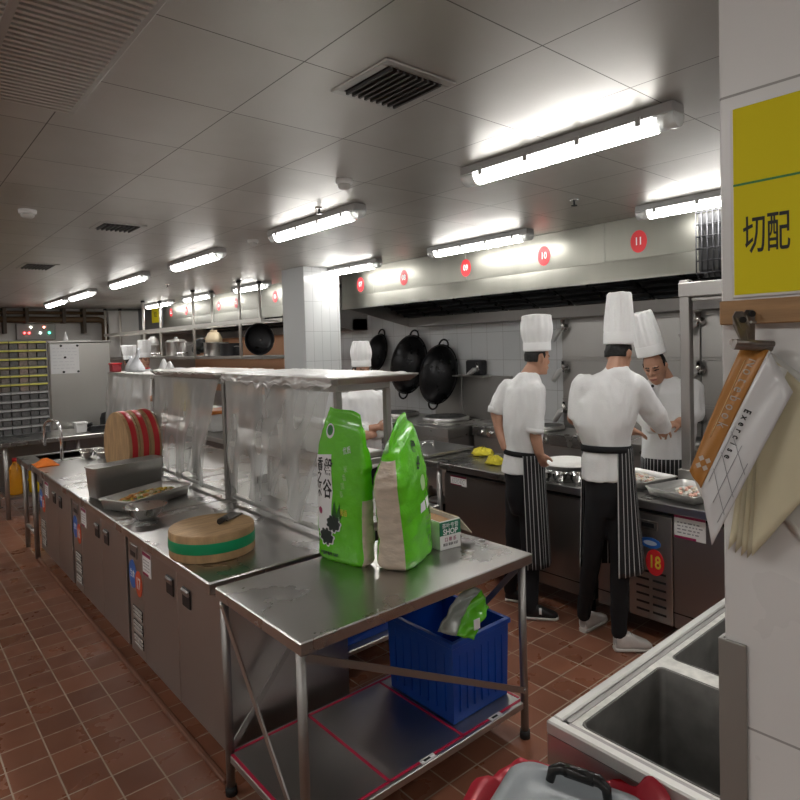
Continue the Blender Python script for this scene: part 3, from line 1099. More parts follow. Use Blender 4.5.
# bags and cones on top of the far shelf
t = thing('carrier_bag', 'white knotted carrier bag standing on the farthest pass shelf', 'bag', (1.75, 5.6, 1.525))
m = MB()
for dy, hh in ((-.05, .20), (.05, .13)):
    rr = []
    for q, (r, z) in enumerate(((.085, 0), (.08, .03), (.055, .07), (.025, .11), (.014, hh*.8), (.022, hh))):
        rr.append([V((1.74+r*.8*cos(2*pi*k/18), 5.6+dy+r*sin(2*pi*k/18)+(.0 if q < 4 else dy*1.2), 1.526+z+.006*sin(5*k))) for k in range(18)])
    m.loft(rr)
m.build('bag', mat('carrier_white', (.72, .74, .78), .5, bump=.4, bs=30), t)
for i, (yy, r, h) in enumerate(((4.95, .055, .11), (4.82, .05, .09))):
    tag(MB().lathe([(r, 0), (r*.9, .01), (r*.35, h*.8), (r*.1, h)], (1.76, yy, 1.526), 18).build('paper_cone', WHITEP, None, loc=(1.76, yy, 1.526)), ['larger white paper cone on the farthest pass shelf', 'smaller white paper cone on the farthest pass shelf'][i], 'cone', 'paper cones on the far shelf')
for i, yy in enumerate((4.96, 4.84, 4.72, 4.6)):
    tag(MB().box(1.82, 1.88, yy-.045, yy+.045, 1.526, 1.526+.03+.004*(i % 2), b=.005).build('paper_packet', WHITEP, None, loc=(1.87, yy, 1.526)), ['first', 'second', 'third', 'nearest'][i]+' white paper packet in the row behind the pale tray', 'packet', 'paper packets behind the tray')
t = thing('red_box', 'red box at the far end of the farthest pass shelf', 'box', (1.62, 5.74, 1.526))
MB().box(1.58, 1.66, 5.70, 5.785, 1.526, 1.6, b=.008).build('carton', mat('dull_red', (.35, .03, .04), .5), t)
MB().box(1.575, 1.665, 5.695, 5.79, 1.588, 1.604, b=.004).build('lid', RED, t)

# ------------------------------------------------------------------ things on the left counter
def gn_pan(label, c, hx, hy, z0, h, rot, name='steel_pan'):
    t = thing(name, label, 'pan', (c[0], c[1], z0), None, rot)
    m = MB()

    def rr(sx, sy, z, r=.025, n=5):
        pts = []
        for qx, qy, a0 in ((1, 1, 0), (-1, 1, 90), (-1, -1, 180), (1, -1, 270)):
            for k in range(n+1):
                a = radians(a0+90*k/n)
                pts.append(V((qx*(sx-r)+r*cos(a), qy*(sy-r)+r*sin(a), z)))
        return pts
    m.loft([rr(hx*.93, hy*.93, .004), rr(hx*.93, hy*.93, 0), rr(hx*.985, hy*.985, h-.012), rr(hx, hy, h-.008), rr(hx*1.02, hy*1.03, h-.006), rr(hx*1.02, hy*1.03, h), rr(hx*.975, hy*.97, h), rr(hx*.92, hy*.92, .008)], caps=False)
    m.add(rr(hx*.92, hy*.92, .008), [list(range(24))])
    m.add(rr(hx*.93, hy*.93, 0), [list(range(24))])
    m.build('pan', PANST, t, local=True)
    return t


gn_pan('deep rectangular steel pan before the upright chopping boards', (1.215, 4.185), .235, .07, .801, .19, radians(12))
tr_ = gn_pan('shallow steel tray of chopped food beside the deep pan', (1.22, 3.80), .245, .125, .801, .062, radians(27), 'food_tray')


def food_heap(parent, hx, hy, z, n, cols, rmin, rmax, local=True, name='food', bump=.035, c=(0, 0), full=.85):
    m = MB()
    rnd = random.Random(n)
    for k in range(n):
        a, q = rnd.uniform(0, 2*pi), sqrt(rnd.random())*full
        x, y = hx*q*cos(a), hy*q*sin(a)
        zz = z+bump*(1-q*q)*rnd.uniform(.4, 1)
        r = rnd.uniform(rmin, rmax)
        m.ball((c[0]+x, c[1]+y, zz), r, 7, 5, rnd.randrange(len(cols)), sc=(1, rnd.uniform(.5, 1), .6))
    o = m.build(name, cols, parent, local=local)
    o['kind'] = 'stuff'
    return o


FC = [mat('food_yellow', (.62, .42, .06), .6), mat('food_orange', (.55, .24, .07), .6), mat('food_pale', (.66, .56, .36), .6), mat('food_green', (.2, .27, .05), .6)]
food_heap(tr_, .24, .115, .022, 260, FC, .008, .018, full=.93)
t = thing('steel_bowl', 'small steel bowl before the tray of chopped food', 'bowl', (1.085, 3.415, .801))
MB().lathe([(.05, .0), (.085, .03), (.105, .066), (.113, .069), (.107, .07), (.084, .034), (.05, .006), (.0, .004)], (1.085, 3.415, .801), 36, caps=False).build('bowl', CHROME, t)


def board(name, label, c, axis, rx, rz, h, bandm, band=(.3, .72)):
    t = thing(name, label, 'chopping board', c, 'round wooden chopping boards')
    U = V(axis).normalized()
    A = V((0, 0, 1)) if abs(U.z) < .5 else V((1, 0, 0))
    A = (A-U*A.dot(U)).normalized()
    B = U.cross(A)
    c = V(c)
    n = 56

    def ring(k, d):
        return [c+A*(rz*k*cos(2*pi*i/n))+B*(rx*k*sin(2*pi*i/n))+U*d for i in range(n)]
    m = MB().loft([ring(.985, 0), ring(1, .006), ring(1, h-.006), ring(.985, h)])
    m.build('block', WOOD, t)
    MB().loft([ring(1.008, h*band[0]), ring(1.012, h*band[0]+.002), ring(1.012, h*band[1]-.002), ring(1.008, h*band[1])], caps=False).build('band', bandm, t)
    return t


board('chopping_board', 'flat round wooden chopping board with a green band', (1.125, 2.645, .801), (0, 0, 1), .185, .185, .115, GREENB, (.32, .72))
UB = V((.987, .162, 0))
for i, lb in enumerate(('leftmost upright chopping board with red band, plain face showing', 'middle of the three upright red-banded chopping boards', 'rightmost of the three upright red-banded chopping boards')):
    p = V((1.262, 4.535, 1.043))+UB*(.079*i)
    board('chopping_board', lb, p, UB, .19, .24, .076, REDB, (.28, .8))
# cleaver lying on the flat board
t = thing('cleaver', 'steel cleaver lying on the green-banded chopping board', 'cleaver', (1.21, 2.65, .917))
a = V((1.145, 2.61, .93))
d = (V((1.27, 2.69, .93))-a).normalized()
s_ = V((-d.y, d.x, 0))
m = MB()
m.prism([(.05, -.01), (.175, -.012), (.178, .055), (.06, .05)], lambda u, v, w: a+d*u+s_*v+V((0, 0, -.012+.006*w)))
m.build('blade', mat('cleaver_steel', (.2, .19, .18), .4, .9), t)
MB().cyl(a, a+d*.065+s_*.01, .0125, 12).build('handle', mat('cleaver_handle', (.02, .015, .012), .5), t)
m = MB()
m.grid(lambda u, v: V((.95+.16*u, 5.55+.22*v, .803+.045*sin(pi*u)*sin(pi*v)*(1+.5*noise.noise(V((u*6, v*6, 2)))))), 16, 18)
tag(m.build('cloth', ORAG, None, loc=(1.03, 5.66, .80), solid=.006), 'orange cloth lying beside the tall tap', 'cloth')
# steel bowls and a jug by the far sink
for i, (x, y, r) in enumerate(((1.48, 5.62, .085), (1.36, 5.74, .06))):
    t = thing('steel_bowl', ['larger steel bowl beside the far sink', 'smaller steel bowl beside the far sink'][i], 'bowl', (x, y, .8), 'steel bowls by the far sink')
    MB().lathe([(r*.5, 0), (r*.85, .03), (r, .07), (r*1.05, .072), (r*.8, .03), (.0, .006)], (x, y, .8+.001), 24, caps=False).build('bowl', CHROME, t)
for i, (x, y) in enumerate(((1.49, 5.30), (1.48, 5.43))):
    tag(MB().lathe([(.04, 0), (.04, .12), (.043, .125), (.036, .124), (.036, .01), (0, .008)], (x, y, .801), 20, caps=False).build('steel_cup', STEEL, None, loc=(x, y, .801)), ['steel cup nearest the upright boards', 'steel cup beside the steel bowls at the far sink'][i], 'cup', 'steel cups by the far sink')

# ------------------------------------------------------------------ the front table
t = thing('worktable', 'near steel worktable on tube legs with the rice bags on top', 'worktable', (1.51, 1.9, 0))
MB().box(.948, 2.085, 1.612, 2.225, .757, .8, b=.004).build('worktop', TOPS, t)
MB().box(.965, 2.07, 1.645, 2.215, .13, .16, b=.003).build('lower_shelf', FRONT, t)
LG = [(.972, 1.652), (.972, 2.2), (2.058, 1.652), (2.058, 2.2)]
for x, y in LG:
    lg = MB().cyl((x, y, .03), (x, y, .757), .0165, 16).build('leg', TUBE, t)
    MB().cyl((x, y, 0), (x, y, .032), .022, 14).build('foot', RUBBER, lg)


def strut(p, q):
    p, q = V(p), V(q)
    d = (q-p).normalized()
    s = d.cross(V((0, 0, 1))).normalized()
    u = s.cross(d)
    m = MB()
    m.loft([[pp+s*.003+u*.012, pp-s*.003+u*.012, pp-s*.003-u*.012, pp+s*.003-u*.012] for pp in (p, q)], smooth=False)
    for pp in (p, q):
        m.cyl(pp-s*.008, pp+s*.008, .009, 10)
    return m


strut((.955, 2.185, .74), (.955, 1.665, .165)).build('brace', STEEL, t)
strut((.99, 2.215, .17), (1.5, 2.215, .74)).build('brace', TUBE, t)
strut((.985, 1.638, .735), (2.045, 1.638, .215)).build('brace', TUBE, t)
strut((2.074, 1.67, .74), (2.074, 2.18, .18)).build('brace', TUBE, t)
tp = MB()
for x0, x1, y0, y1 in ((.968, 2.067, 1.66, 1.672), (.968, 2.067, 2.19, 2.202), (.968, .98, 1.66, 2.2), (1.315, 1.327, 1.66, 2.2), (1.69, 1.702, 1.66, 2.2), (2.05, 2.062, 1.68, 2.18)):
    tp.box(x0, x1, y0, y1, .1585, .1615)
tp.build('red_tape', REDTAPE, t)
for x in (1.12, 1.5, 1.88):
    c = MB().box(x-.035, x+.035, 1.648, 1.672, .1615, .163).build('shelf_label', WHITEP, t)
    MB().box(x-.02, x+.012, 1.655, 1.665, .163, .1636).build('print_line', INK, c)


# ------------------------------------------------------------------ blue crates
def crate(label, x0, x1, y0, y1, z0, z1):
    t = thing('storage_crate', label, 'crate', ((x0+x1)/2, (y0+y1)/2, z0), 'blue plastic crates')
    w = .012
    m = MB()
    e = .008
    out = [[V((x0+k, y0+k, z)), V((x1-k, y0+k, z)), V((x1-k, y1-k, z)), V((x0+k, y1-k, z))] for k, z in ((e, z0), (0, z1))]
    inn = [[V((x0+k, y0+k, z)), V((x1-k, y0+k, z)), V((x1-k, y1-k, z)), V((x0+k, y1-k, z))] for k, z in ((w, z1), (e+w, z0+.012))]
    m.loft(out+inn, caps=False, smooth=False)
    m.add(inn[1], [[0, 1, 2, 3]])
    m.add(out[0], [[3, 2, 1, 0]])
    m.build('tub', BLUEC, t)
    r = MB()
    for zz, hh in ((z1-.022, .022),):
        r.box(x0-.008, x1+.008, y0-.008, y0+.001, zz, zz+hh, b=.002)
        r.box(x0-.008, x1+.008, y1-.001, y1+.008, zz, zz+hh, b=.002)
        r.box(x0-.008, x0+.001, y0, y1, zz, zz+hh, b=.002)
        r.box(x1-.001, x1+.008, y0, y1, zz, zz+hh, b=.002)
    r.build('rim', BLUEC, t)
    q = MB()
    for k in range(1, 8):
        f = k/8
        x = x0+(x1-x0)*f
        q.box(x-.002, x+.002, y0-.0005, y0+.012, z0+.04, z1-.06)
        y = y0+(y1-y0)*f
        q.box(x0-.0005, x0+.012, y-.002, y+.002, z0+.04, z1-.06)
    q.build('ribs', BLUEC, t)
    return t


crate('large open blue crate on the lower shelf of the front table', 1.706, 2.05, 1.725, 2.135, .164, .5)
crate('second blue crate standing behind the front table', 1.72, 2.05, 2.53, 2.88, .177, .50)


# ------------------------------------------------------------------ rice bags
def rice_bag(name, label, loc, rotz, hw, ht, H, seed, lean=(0, 0), slope=0., gus=.58, gtop=.82, neck=.42, group='bags of rice'):
    """front face looks along local -Y, its clear sides along local +-X"""
    t = thing(name, label, 'rice bag', loc, group, rotz)
    n = 72
    rows = 46
    rings, ang = [], []
    for i in range(rows+1):
        s = i/rows
        z = H*s
        fill = min(1, (s/.05)**.5)*.12+.88
        body = 1 if s < .62 else max(0, 1-((s-.62)/.38)**1.5)
        tt = ht*(.2+.8*body)*(1+.10*sin(s*5+seed))*fill if s < .93 else ht*.12
        if s >= .93:
            tt = ht*.13
        ww = hw*fill*(1.0-.06*sin(s*3.4+seed)) if s < .62 else hw*(1-neck*((s-.62)/.38)**1.4)
        cx, cy = lean[0]*s*s, lean[1]*s*s
        if s > .8:
            cx += .018*sin(seed*5)*(s-.8)*5
        rg = []
        for k in range(n):
            a = 2*pi*k/n
            c_, s2 = cos(a), sin(a)
            x = ww*(abs(c_)**.55)*(1 if c_ > 0 else -1)
            y = tt*(abs(s2)**.55)*(1 if s2 > 0 else -1)
            w = 1+.07*noise.noise(V((x*12, y*12, z*15+seed)))+.035*noise.noise(V((x*26, y*26, z*42+seed)))-.05*max(0, .3-abs(noise.noise(V((x*5+2, y*5, z*17+seed)))))
            zz = z+slope*x*max(0, (s-.6)/.4)**1.5+.012*max(0, s-.1)*noise.noise(V((x*9, y*9, z*3+seed)))
            if s > .9:
                zz += .012*(s-.9)*10*sin(x*30+seed)
            rg.append(V((cx+x*w, cy+y*w, max(0, zz))))
        rings.append(rg)
    m = MB()
    m.loft(rings, 0)
    for fi in range(rows*n):
        k = fi % n
        i = fi//n
        a = 2*pi*(k+.5)/n
        side = abs(sin(a)) < gus
        if side and i/rows < gtop:
            m.mi[fi] = 1
    o = m.build('sack', [GREEN, RICE], t, local=True)
    # sealed seam along the top
    bv = BVHTree.FromPolygons([tuple(p) for p in m.v], m.f)
    return t, o, bv


def patch(parent, bv, poly, name, mt, yoff=.0014, n=1, axis='-y'):
    """flat printed area laid onto the sack; poly in (x,z)"""
    bb = bmesh.new()
    vs = [bb.verts.new((x, 0, z)) for x, z in poly]
    bb.faces.new(vs)
    bmesh.ops.triangulate(bb, faces=bb.faces[:])
    for _ in range(4):
        bmesh.ops.subdivide_edges(bb, edges=[e for e in bb.edges if e.calc_length() > .018], cuts=1)
        bmesh.ops.triangulate(bb, faces=bb.faces[:])
    for v in bb.verts:
        h = bv.ray_cast(V((v.co.x, -1, v.co.z)), V((0, 1, 0)))
        if h[0] is not None:
            v.co = h[0]+V((0, -yoff, 0))
    m = MB()
    m.bm(bb, 0, True)
    return m.build(name, mt, parent, local=True)


def crab(cx, cz, r):
    pts = []
    for k in range(40):
        a = 2*pi*k/40
        rr = r*(.62+.38*abs(cos(4.5*a))**.6)
        pts.append((cx+rr*cos(a)*1.0, cz+rr*sin(a)*.9))
    return pts


def circ(cx, cz, r, n=20, k=1.3):
    return [(cx+r*cos(2*pi*i/n), cz+k*r*sin(2*pi*i/n)) for i in range(n)]


BX, BZ = (1, 0, 0), (0, 0, 1)
# upright green bag, printed front towards the long counter
t1, s1, bv = rice_bag('rice_bag', 'upright green rice bag with white panel and black brush lettering', (1.474, 2.105, .801), radians(-79), .145, .046, .628, .3, (-.0, -.0), -.22, .5, .42)
patch(t1, bv, [(-.128, .44), (-.03, .45), (-.022, .30), (-.035, .16), (-.085, .115), (-.115, .13), (-.13, .30)], 'white_panel', INKW)
text('盤', .085, 'lettering', INK, t1, (-.045, -.1, .385), BX, BZ, sx=.62, bold=.002, proj=bv, local=True)
text('谷', .085, 'lettering', INK, t1, (-.052, -.1, .30), BX, BZ, sx=.62, bold=.002, proj=bv, local=True)
text('香', .06, 'lettering', INK, t1, (-.098, -.1, .40), BX, BZ, sx=.62, bold=.0015, proj=bv, local=True)
text('之', .06, 'lettering', INK, t1, (-.102, -.1, .345), BX, BZ, sx=.62, bold=.0015, proj=bv, local=True)
text('米', .06, 'lettering', INK, t1, (-.108, -.1, .29), BX, BZ, sx=.62, bold=.0015, proj=bv, local=True)
patch(t1, bv, circ(-.095, .21, .012), 'red_seal', WINE, .002)
for cx, cz, r in ((-.02, .165, .04), (-.062, .105, .042)):
    patch(t1, bv, crab(cx, cz, r*1.18), 'print_halo', INKW, .0018)
    patch(t1, bv, crab(cx, cz, r), 'crab_print', mat('crab_ink', (.03, .04, .035), .5), .0026)
patch(t1, bv, [(-.03, .19), (-.012, .26), (.0, .205), (.018, .255), (.02, .2), (.04, .23), (.022, .185), (0, .175)], 'leaf_print', mat('leaf_ink', (.03, .13, .02), .5), .002)
text('稻香', .03, 'lettering', INKY, t1, (.04, -.1, .215), BX, BZ, sx=.7, proj=bv, local=True)
patch(t1, bv, circ(-.045, .545, .024), 'round_emblem', INKW, .0018)
patch(t1, bv, circ(-.045, .548, .017), 'emblem_centre', mat('emblem_green', (.02, .2, .03), .4), .0026)
text('优质', .032, 'lettering', INKW, t1, (.055, -.1, .47), V((1, 0, .25)), V((-.25, 0, 1)), sx=.7, proj=bv, local=True)
for i, ch in enumerate('泰国香米'):
    text(ch, .03, 'lettering', mat('ink_pale_green', (.45, .7, .3), .5), t1, (.03+.008*i, -.1, .29+.035*i), V((1, 0, .2)), V((-.2, 0, 1)), sx=.7, proj=bv, local=True)
text('产品标准号 GB/T', .018, 'lettering', INK, t1, (-.05, -.1, .032), BX, BZ, sx=.75, bold=.0006, proj=bv, local=True)

t2, s2, bv2 = rice_bag('rice_bag', 'leaning green rice bag with a clear side showing the rice, beside the white box', (1.662, 1.94, .801), radians(27), .172, .078, .565, 1.7, (-.07, 0), .75, .5, .86, .55)
text('盤', .06, 'lettering', INK, t2, (-.02, -.1, .47), V((1, 0, -.25)), V((.25, 0, 1)), sx=.6, bold=.0015, proj=bv2, local=True)
text('谷', .06, 'lettering', INK, t2, (.0, -.1, .405), V((1, 0, -.25)), V((.25, 0, 1)), sx=.6, bold=.0015, proj=bv2, local=True)
patch(t2, bv2, circ(.03, .32, .026), 'round_emblem', mat('ink_pale_green', (.45, .7, .3), .5), .0018)
patch(t2, bv2, [(-.01, .20), (.04, .205), (.04, .245), (-.01, .24)], 'white_stamp', INKW, .0018)
patch(t2, bv2, [(.055, .205), (.1, .21), (.1, .25), (.055, .245)], 'white_stamp', INKW, .0018)
for i in range(5):
    text(['净含量', '生产日期', '品名 大米', '保质期', '产地'][i], .02, 'lettering', mat('ink_dark_green', (.02, .13, .01), .5), t2, (.06, -.1, .165-.026*i), BX, BZ, sx=.75, proj=bv2, local=True)

# white and green carton
t = thing('carton', 'small white and green carton open on top beside the leaning rice bag', 'box', (1.898, 2.03, .801), None, radians(-6))
m = MB()
hx, hy, h = .058, .13, .125
for x0, x1, y0, y1 in ((-hx, hx, -hy, -hy+.004), (-hx, hx, hy-.004, hy), (-hx, -hx+.004, -hy, hy), (hx-.004, hx, -hy, hy)):
    m.box(x0, x1, y0, y1, 0, h)
m.box(-hx, hx, -hy, hy, 0, .004)
m.build('walls', BOXW, t, local=True)
MB().box(-hx+.004, hx-.004, -hy+.004, hy-.004, h-.03, h-.02).build('inner_board', CARD, t, local=True)
m = MB()
m.prism([(hx, 0), (hx+.075, -.085), (hx+.078, -.082), (hx, .004)], lambda u, v, w: V((u, -hy*.9+w*hy*1.7, h+v)))
m.build('flap', mat('flap_board', (.62, .55, .42), .7), t, local=True)
MB().box(-hx, hx, -hy-.0015, -hy, h*.5, h*.97).build('green_panel', BOXG, t, local=True)
text('茶叶专营', .024, 'lettering', INKW, t, (0, -hy-.0025, h*.82), BX, BZ, sx=.95, ext=.0003, local=True)
text('SHOP', .034, 'lettering', INKW, t, (0, -hy-.0025, h*.61), BX, BZ, sx=.95, ext=.0003, bold=.0008, local=True)
text('口 粮 茶', .02, 'lettering', WINE, t, (0, -hy-.0025, h*.34), BX, BZ, sx=.9, ext=.0003, local=True)
text('精选 健康 好茶', .014, 'lettering', INK, t, (0, -hy-.0025, h*.17), BX, BZ, sx=.9, ext=.0003, local=True)

# empty bag hanging in the crate
t = thing('empty_rice_bag', 'crumpled green and clear rice bag stuffed into the blue crate', 'bag', (1.83, 1.9, .45))
m = MB()


def eb(u, v):
    # u across, v from the hanging lip (0) over the crate edge and up into the bag
    a = W(438+36*u, 632+8*u, 2.395).lerp(W(468+30*u, 585+10*u, 2.52), v)
    return a+V((0, 0, .02*sin(pi*v)))+FH*(.025*noise.noise(V((u*4, v*4, 3))))+RH*(.012*noise.noise(V((u*3, v*6, 9))))


m.grid(lambda u, v: eb(u*.45, v), 10, 16, 0)
m.grid(lambda u, v: eb(.45+u*.55, v*(1-.4*u)), 12, 16, 1)
o = m.build('bag', [mat('cloudy_film', (.33, .36, .33), .35, coat=.4), GREEN], t, solid=.006)
q_ = eb(.86, .3)-FH*.02
MB().box(q_.x-.016, q_.x+.016, q_.y-.002, q_.y+.002, q_.z-.02, q_.z+.02).build('white_stamp', INKW, t)

# ------------------------------------------------------------------ right-hand refrigerated counter
XF = 3.245
def fridge_right(label, y0, y1, panel, x1=3.8):
    t = thing('refrigerated_worktable', label, 'refrigerated worktable', ((XF+x1)/2, (y0+y1)/2, 0), 'refrigerated worktables of the right row')
    MB().box(XF-.04, x1, y0, y1, .752, .8, b=.005).build('worktop', TOPS, t)
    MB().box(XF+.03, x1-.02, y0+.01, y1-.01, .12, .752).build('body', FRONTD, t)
    MB().box(XF+.02, XF+.06, y0+.01, y1-.01, .72, .752).build('recess', GAP, t)
    for yy in (y0+.1, y1-.1):
        for xx in (XF+.12, x1-.1):
            MB().cyl((xx, yy, 0), (xx, yy, .12), .022, 12).build('leg', RUBBER, t)
    if panel:
        p0, p1 = panel
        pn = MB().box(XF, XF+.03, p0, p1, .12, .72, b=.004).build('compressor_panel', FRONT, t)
        lm = MB()
        w = (p1-p0)
        for k in range(6):
            for s in (0, 1):
                a = p0+w*(.14+.38*s)
                lm.box(XF-.002, XF+.004, a, a+w*.3, .16+k*.045, .172+k*.045)
        lm.build('louvre_slots', GAP, pn)
        MB().box(XF-.006, XF, p0+w*.3, p0+w*.75, .63, .68, b=.003).build('thermostat', FRONTD, pn)
        MB().box(XF-.008, XF-.005, p0+w*.38, p0+w*.66, .643, .667).build('display', BLACK, pn)
        b_ = MB().lathe([(.05, 0), (.05, .002)], (XF, p0+w*.48, .555), 24, sx=1.2, sy=.6, axis=(-1, 0, 0)).build('blue_badge', BLUEST, pn)
        MB().lathe([(.03, .002), (.03, .003)], (XF, p0+w*.48, .555), 20, sx=1.3, sy=.45, axis=(-1, 0, 0)).build('badge_oval', mat('badge_pale', (.5, .6, .75), .4), b_)
        d = MB().lathe([(.06, 0), (.06, .003)], (XF, p0+w*.38, .45), 28, sx=.88, sy=1.22, axis=(-1, 0, 0)).build('number_sticker', RED, pn)
        text('18', .1, 'numeral', INKY, d, (XF-.0045, p0+w*.38, .45), (0, -1, 0), (0, 0, 1), sx=.72, bold=.0018, ext=.0004)
        segs = [(y0+.01, p0-.006), (p1+.006, y1-.01)]
    else:
        mid = (y0+y1)/2
        segs = [(y0+.01, mid-.003), (mid+.003, y1-.01)]
    for a, b in segs:
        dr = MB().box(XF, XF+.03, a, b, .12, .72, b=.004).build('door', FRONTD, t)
        MB().box(XF-.003, XF+.004, a, b, .2, .206).build('door_groove', GAP, dr)
    return t


f18 = fridge_right('right-row refrigerated worktable marked with red disc 18', .55, 2.04, (1.575, 1.83))
price_label(f18, XF-.001, 1.395, 1.56, .62, .75)
fb = fridge_right('refrigerated worktable behind the young chef at left, with two doors', 2.05, 3.33, None)
price_label(fb, XF-.001, 3.09, 3.25, .645, .715)
# open table beyond, with the steel lid on it
t = thing('worktable', 'open steel worktable beyond the right row with a steel lid on top', 'worktable', (3.5, 3.85, 0))
MB().box(XF-.04, 3.8, 3.345, 4.45, .752, .8, b=.005).build('worktop', TOPS, t)
MB().box(XF, 3.76, 3.36, 4.42, .22, .245, b=.004).build('lower_shelf', FRONTD, t)
MB().box(XF-.02, XF+.02, 3.37, 4.42, .66, .75).build('apron_rail', FRONT, t)
for x in (XF, 3.76):
    for y in (3.375, 4.4):
        MB().cyl((x, y, 0), (x, y, .752), .022, 12).build('leg', TUBE, t)
t = thing('steel_cover', 'flat steel lid lying on the open table behind the leaning rice bag', 'lid', (3.52, 3.75, .8))
m = MB()
m.loft([[V((3.24+e, 3.5+e, z)), V((3.78-e, 3.5+e, z)), V((3.78-e, 4.05-e, z)), V((3.24+e, 4.05-e, z))] for e, z in ((.01, .801), (0, .815), (0, .83), (.05, .838))], smooth=False)
m.build('plate', STEEL, t, bevel=.004)
MB().tube([(3.45, 3.78, .836), (3.45, 3.78, .87), (3.57, 3.78, .87), (3.57, 3.78, .836)], .006, 8).build('handle', CHROME, t)
for i, (x, y) in enumerate(((3.38, 3.5), (3.5, 3.75), (3.42, 4.0))):
    t = thing('cooking_pot', ['nearest dark pot under the open table', 'middle dark pot under the open table', 'farthest dark pot under the open table'][i], 'pot', (x, y, .246), 'pots under the open table')
    MB().lathe([(.1, 0), (.105, .01), (.105, .2), (.11, .205), (.1, .2), (.1, .012), (0, .01)], (x, y, .246), 24, caps=False).build('pot', DARKM, t)
    MB().lathe([(.108, .206), (.09, .225), (.02, .24), (.018, .262), (0, .265)], (x, y, .246), 24).build('lid', FRONTD, t)

# far counters of the right row, beyond the pillar
for i, (y0, y1) in enumerate(((5.9, 8.6), (8.65, 11.6))):
    t = thing('worktable', ['steel worktable just beyond the pillar under the suspended rack', 'far steel worktable at the end of the right row under the rack'][i], 'worktable', (3.5, (y0+y1)/2, 0))
    MB().box(3.16, 3.78, y0, y1, .75, .8, b=.005).build('worktop', TOPS, t)
    MB().box(3.2, 3.76, y0+.02, y1-.02, .12, .75, b=.004).build('body', FRONTD, t)
    for x in (3.24, 3.7):
        for y in (y0+.1, y1-.1):
            MB().cyl((x, y, 0), (x, y, .12), .022, 10).build('leg', RUBBER, t)

# big bowl of white flour with small bowls before it
t = thing('wide_bowl', 'wide shallow steel bowl heaped with white food between two chefs', 'bowl', (3.5, 2.42, .801))
MB().lathe([(.12, 0), (.17, .04), (.195, .075), (.202, .078), (.19, .074), (.13, .02), (0, .01)], (3.52, 2.41, .801), 40, caps=False).build('bowl', STEEL, t)
m = MB()
m.lathe([(.188, .07), (.17, .085), (.11, .098), (.04, .103), (.001, .103)], (3.52, 2.41, .801), 36)
o = m.build('contents', FLOUR, t)
o['kind'] = 'stuff'
SB = None
for i, (px, py) in enumerate(((545, 478), (560, 480), (577, 481), (590, 479), (556, 474))):
    p = Zp(px, py, .81)
    lb = ['small steel bowl before the white heap, nearest the young chef', 'second small steel bowl before the white heap', 'third small steel bowl before the white heap', 'small steel bowl before the white heap, nearest the tall-hatted chef', 'small steel bowl tucked against the wide bowl'][i]
    if i == 4:
        continue
    t = thing('small_bowl', lb, 'bowl', (p.x, p.y, .801), 'small steel bowls before the white heap')
    MB().lathe([(.025, 0), (.042, .025), (.05, .055), (.053, .056), (.045, .05), (.03, .012), (0, .01)], (p.x, p.y, .801), 24, caps=False).build('bowl', CHROME, t)


def rag(label, c, r, seed):
    m = MB()
    rr = []
    for j in range(1, 12):
        a = pi/2*j/11.5
        ring = []
        for k in range(28):
            b = 2*pi*k/28
            q = r*(sin(a) if j < 11 else 1.05)*(1+.28*noise.noise(V((cos(b)*2+seed, sin(b)*2, j*.3))))
            z = r*.55*cos(a)*(1+.6*noise.noise(V((cos(b)*2.4, sin(b)*2.4+seed, 3+j*.2))))
            ring.append(V((c[0]+q*cos(b), c[1]+q*sin(b)*.9, max(.802, .803+z))))
        rr.append(ring)
    m.loft(rr)
    return tag(m.build('rag', YRAG, None, loc=(c[0], c[1], .802)), label, 'cloth', 'yellow rags on the right counter')


p = Zp(481, 446, .82)
rag('yellow rag farther from the young chef, left one of two', (3.66, 3.3), .095, 1)
rag('yellow rag nearest the young chef’s elbow, right one of two', (3.45, 2.99), .085, 5)


def oblong_tray(label, c, hx, hy, rot, n, cols, name='food_tray', off=(0, 0)):
    t = gn_pan(label, c, hx, hy, .802, .045, rot, name)
    food_heap(t, hx*.62, hy*.62, .016, n, cols, .009, .02, c=off, bump=.03)
    t['category'] = 'tray'
    return t


FC2 = [mat('seafood_white', (.75, .72, .66), .45), mat('seafood_pink', (.72, .42, .33), .45), mat('seafood_cream', (.7, .6, .45), .5)]
oblong_tray('steel tray of pale seafood behind, between the two chefs', (3.60, 1.97), .15, .19, radians(-12), 90, FC2, off=(0, -.02))
oblong_tray('steel tray of pale and pink seafood on the counter corner above disc 18', (3.455, 1.58), .165, .16, radians(-14), 90, [FC2[0], FC2[0], FC2[1], FC2[2]], off=(.02, -.02))

# over-counter shelf at the right end with a wire basket on top
t = thing('over_counter_shelf', 'steel over-counter shelf with square post in front of the far chef', 'shelf', (3.7, 1.2, .8))
for y in (1.69, .6):
    MB().box(3.672, 3.728, y-.028, y+.028, .87, 2.03, b=.004).build('post', TUBE, t)
    MB().box(3.66, 3.76, y-.11, y+.045, .801, .9, b=.004).build('post_base', STEEL, t)
MB().box(3.66, 3.87, .5, 1.72, 1.93, 2.015, b=.005).build('top_shelf', TUBE, t)
MB().box(3.7, 3.72, .63, 1.66, 1.905, 1.925, b=.003).build('rail', TUBE, t)
t = thing('wire_basket', 'dark wire basket on the over-counter shelf, cut by the column', 'basket', (3.83, 1.45, 2.02))
m = MB()
for k in range(15):
    y = 1.17+.44*k/14
    m.tube([(3.66, y, 2.41), (3.66, y, 2.07), (3.69, y, 2.03), (3.84, y, 2.03), (3.86, y, 2.41)], .004, 5)
for z in (2.06, 2.13, 2.2, 2.27, 2.34, 2.41):
    m.tube([(3.66, 1.17, z), (3.66, 1.61, z), (3.86, 1.61, z), (3.86, 1.17, z), (3.66, 1.17, z)], .004, 5)
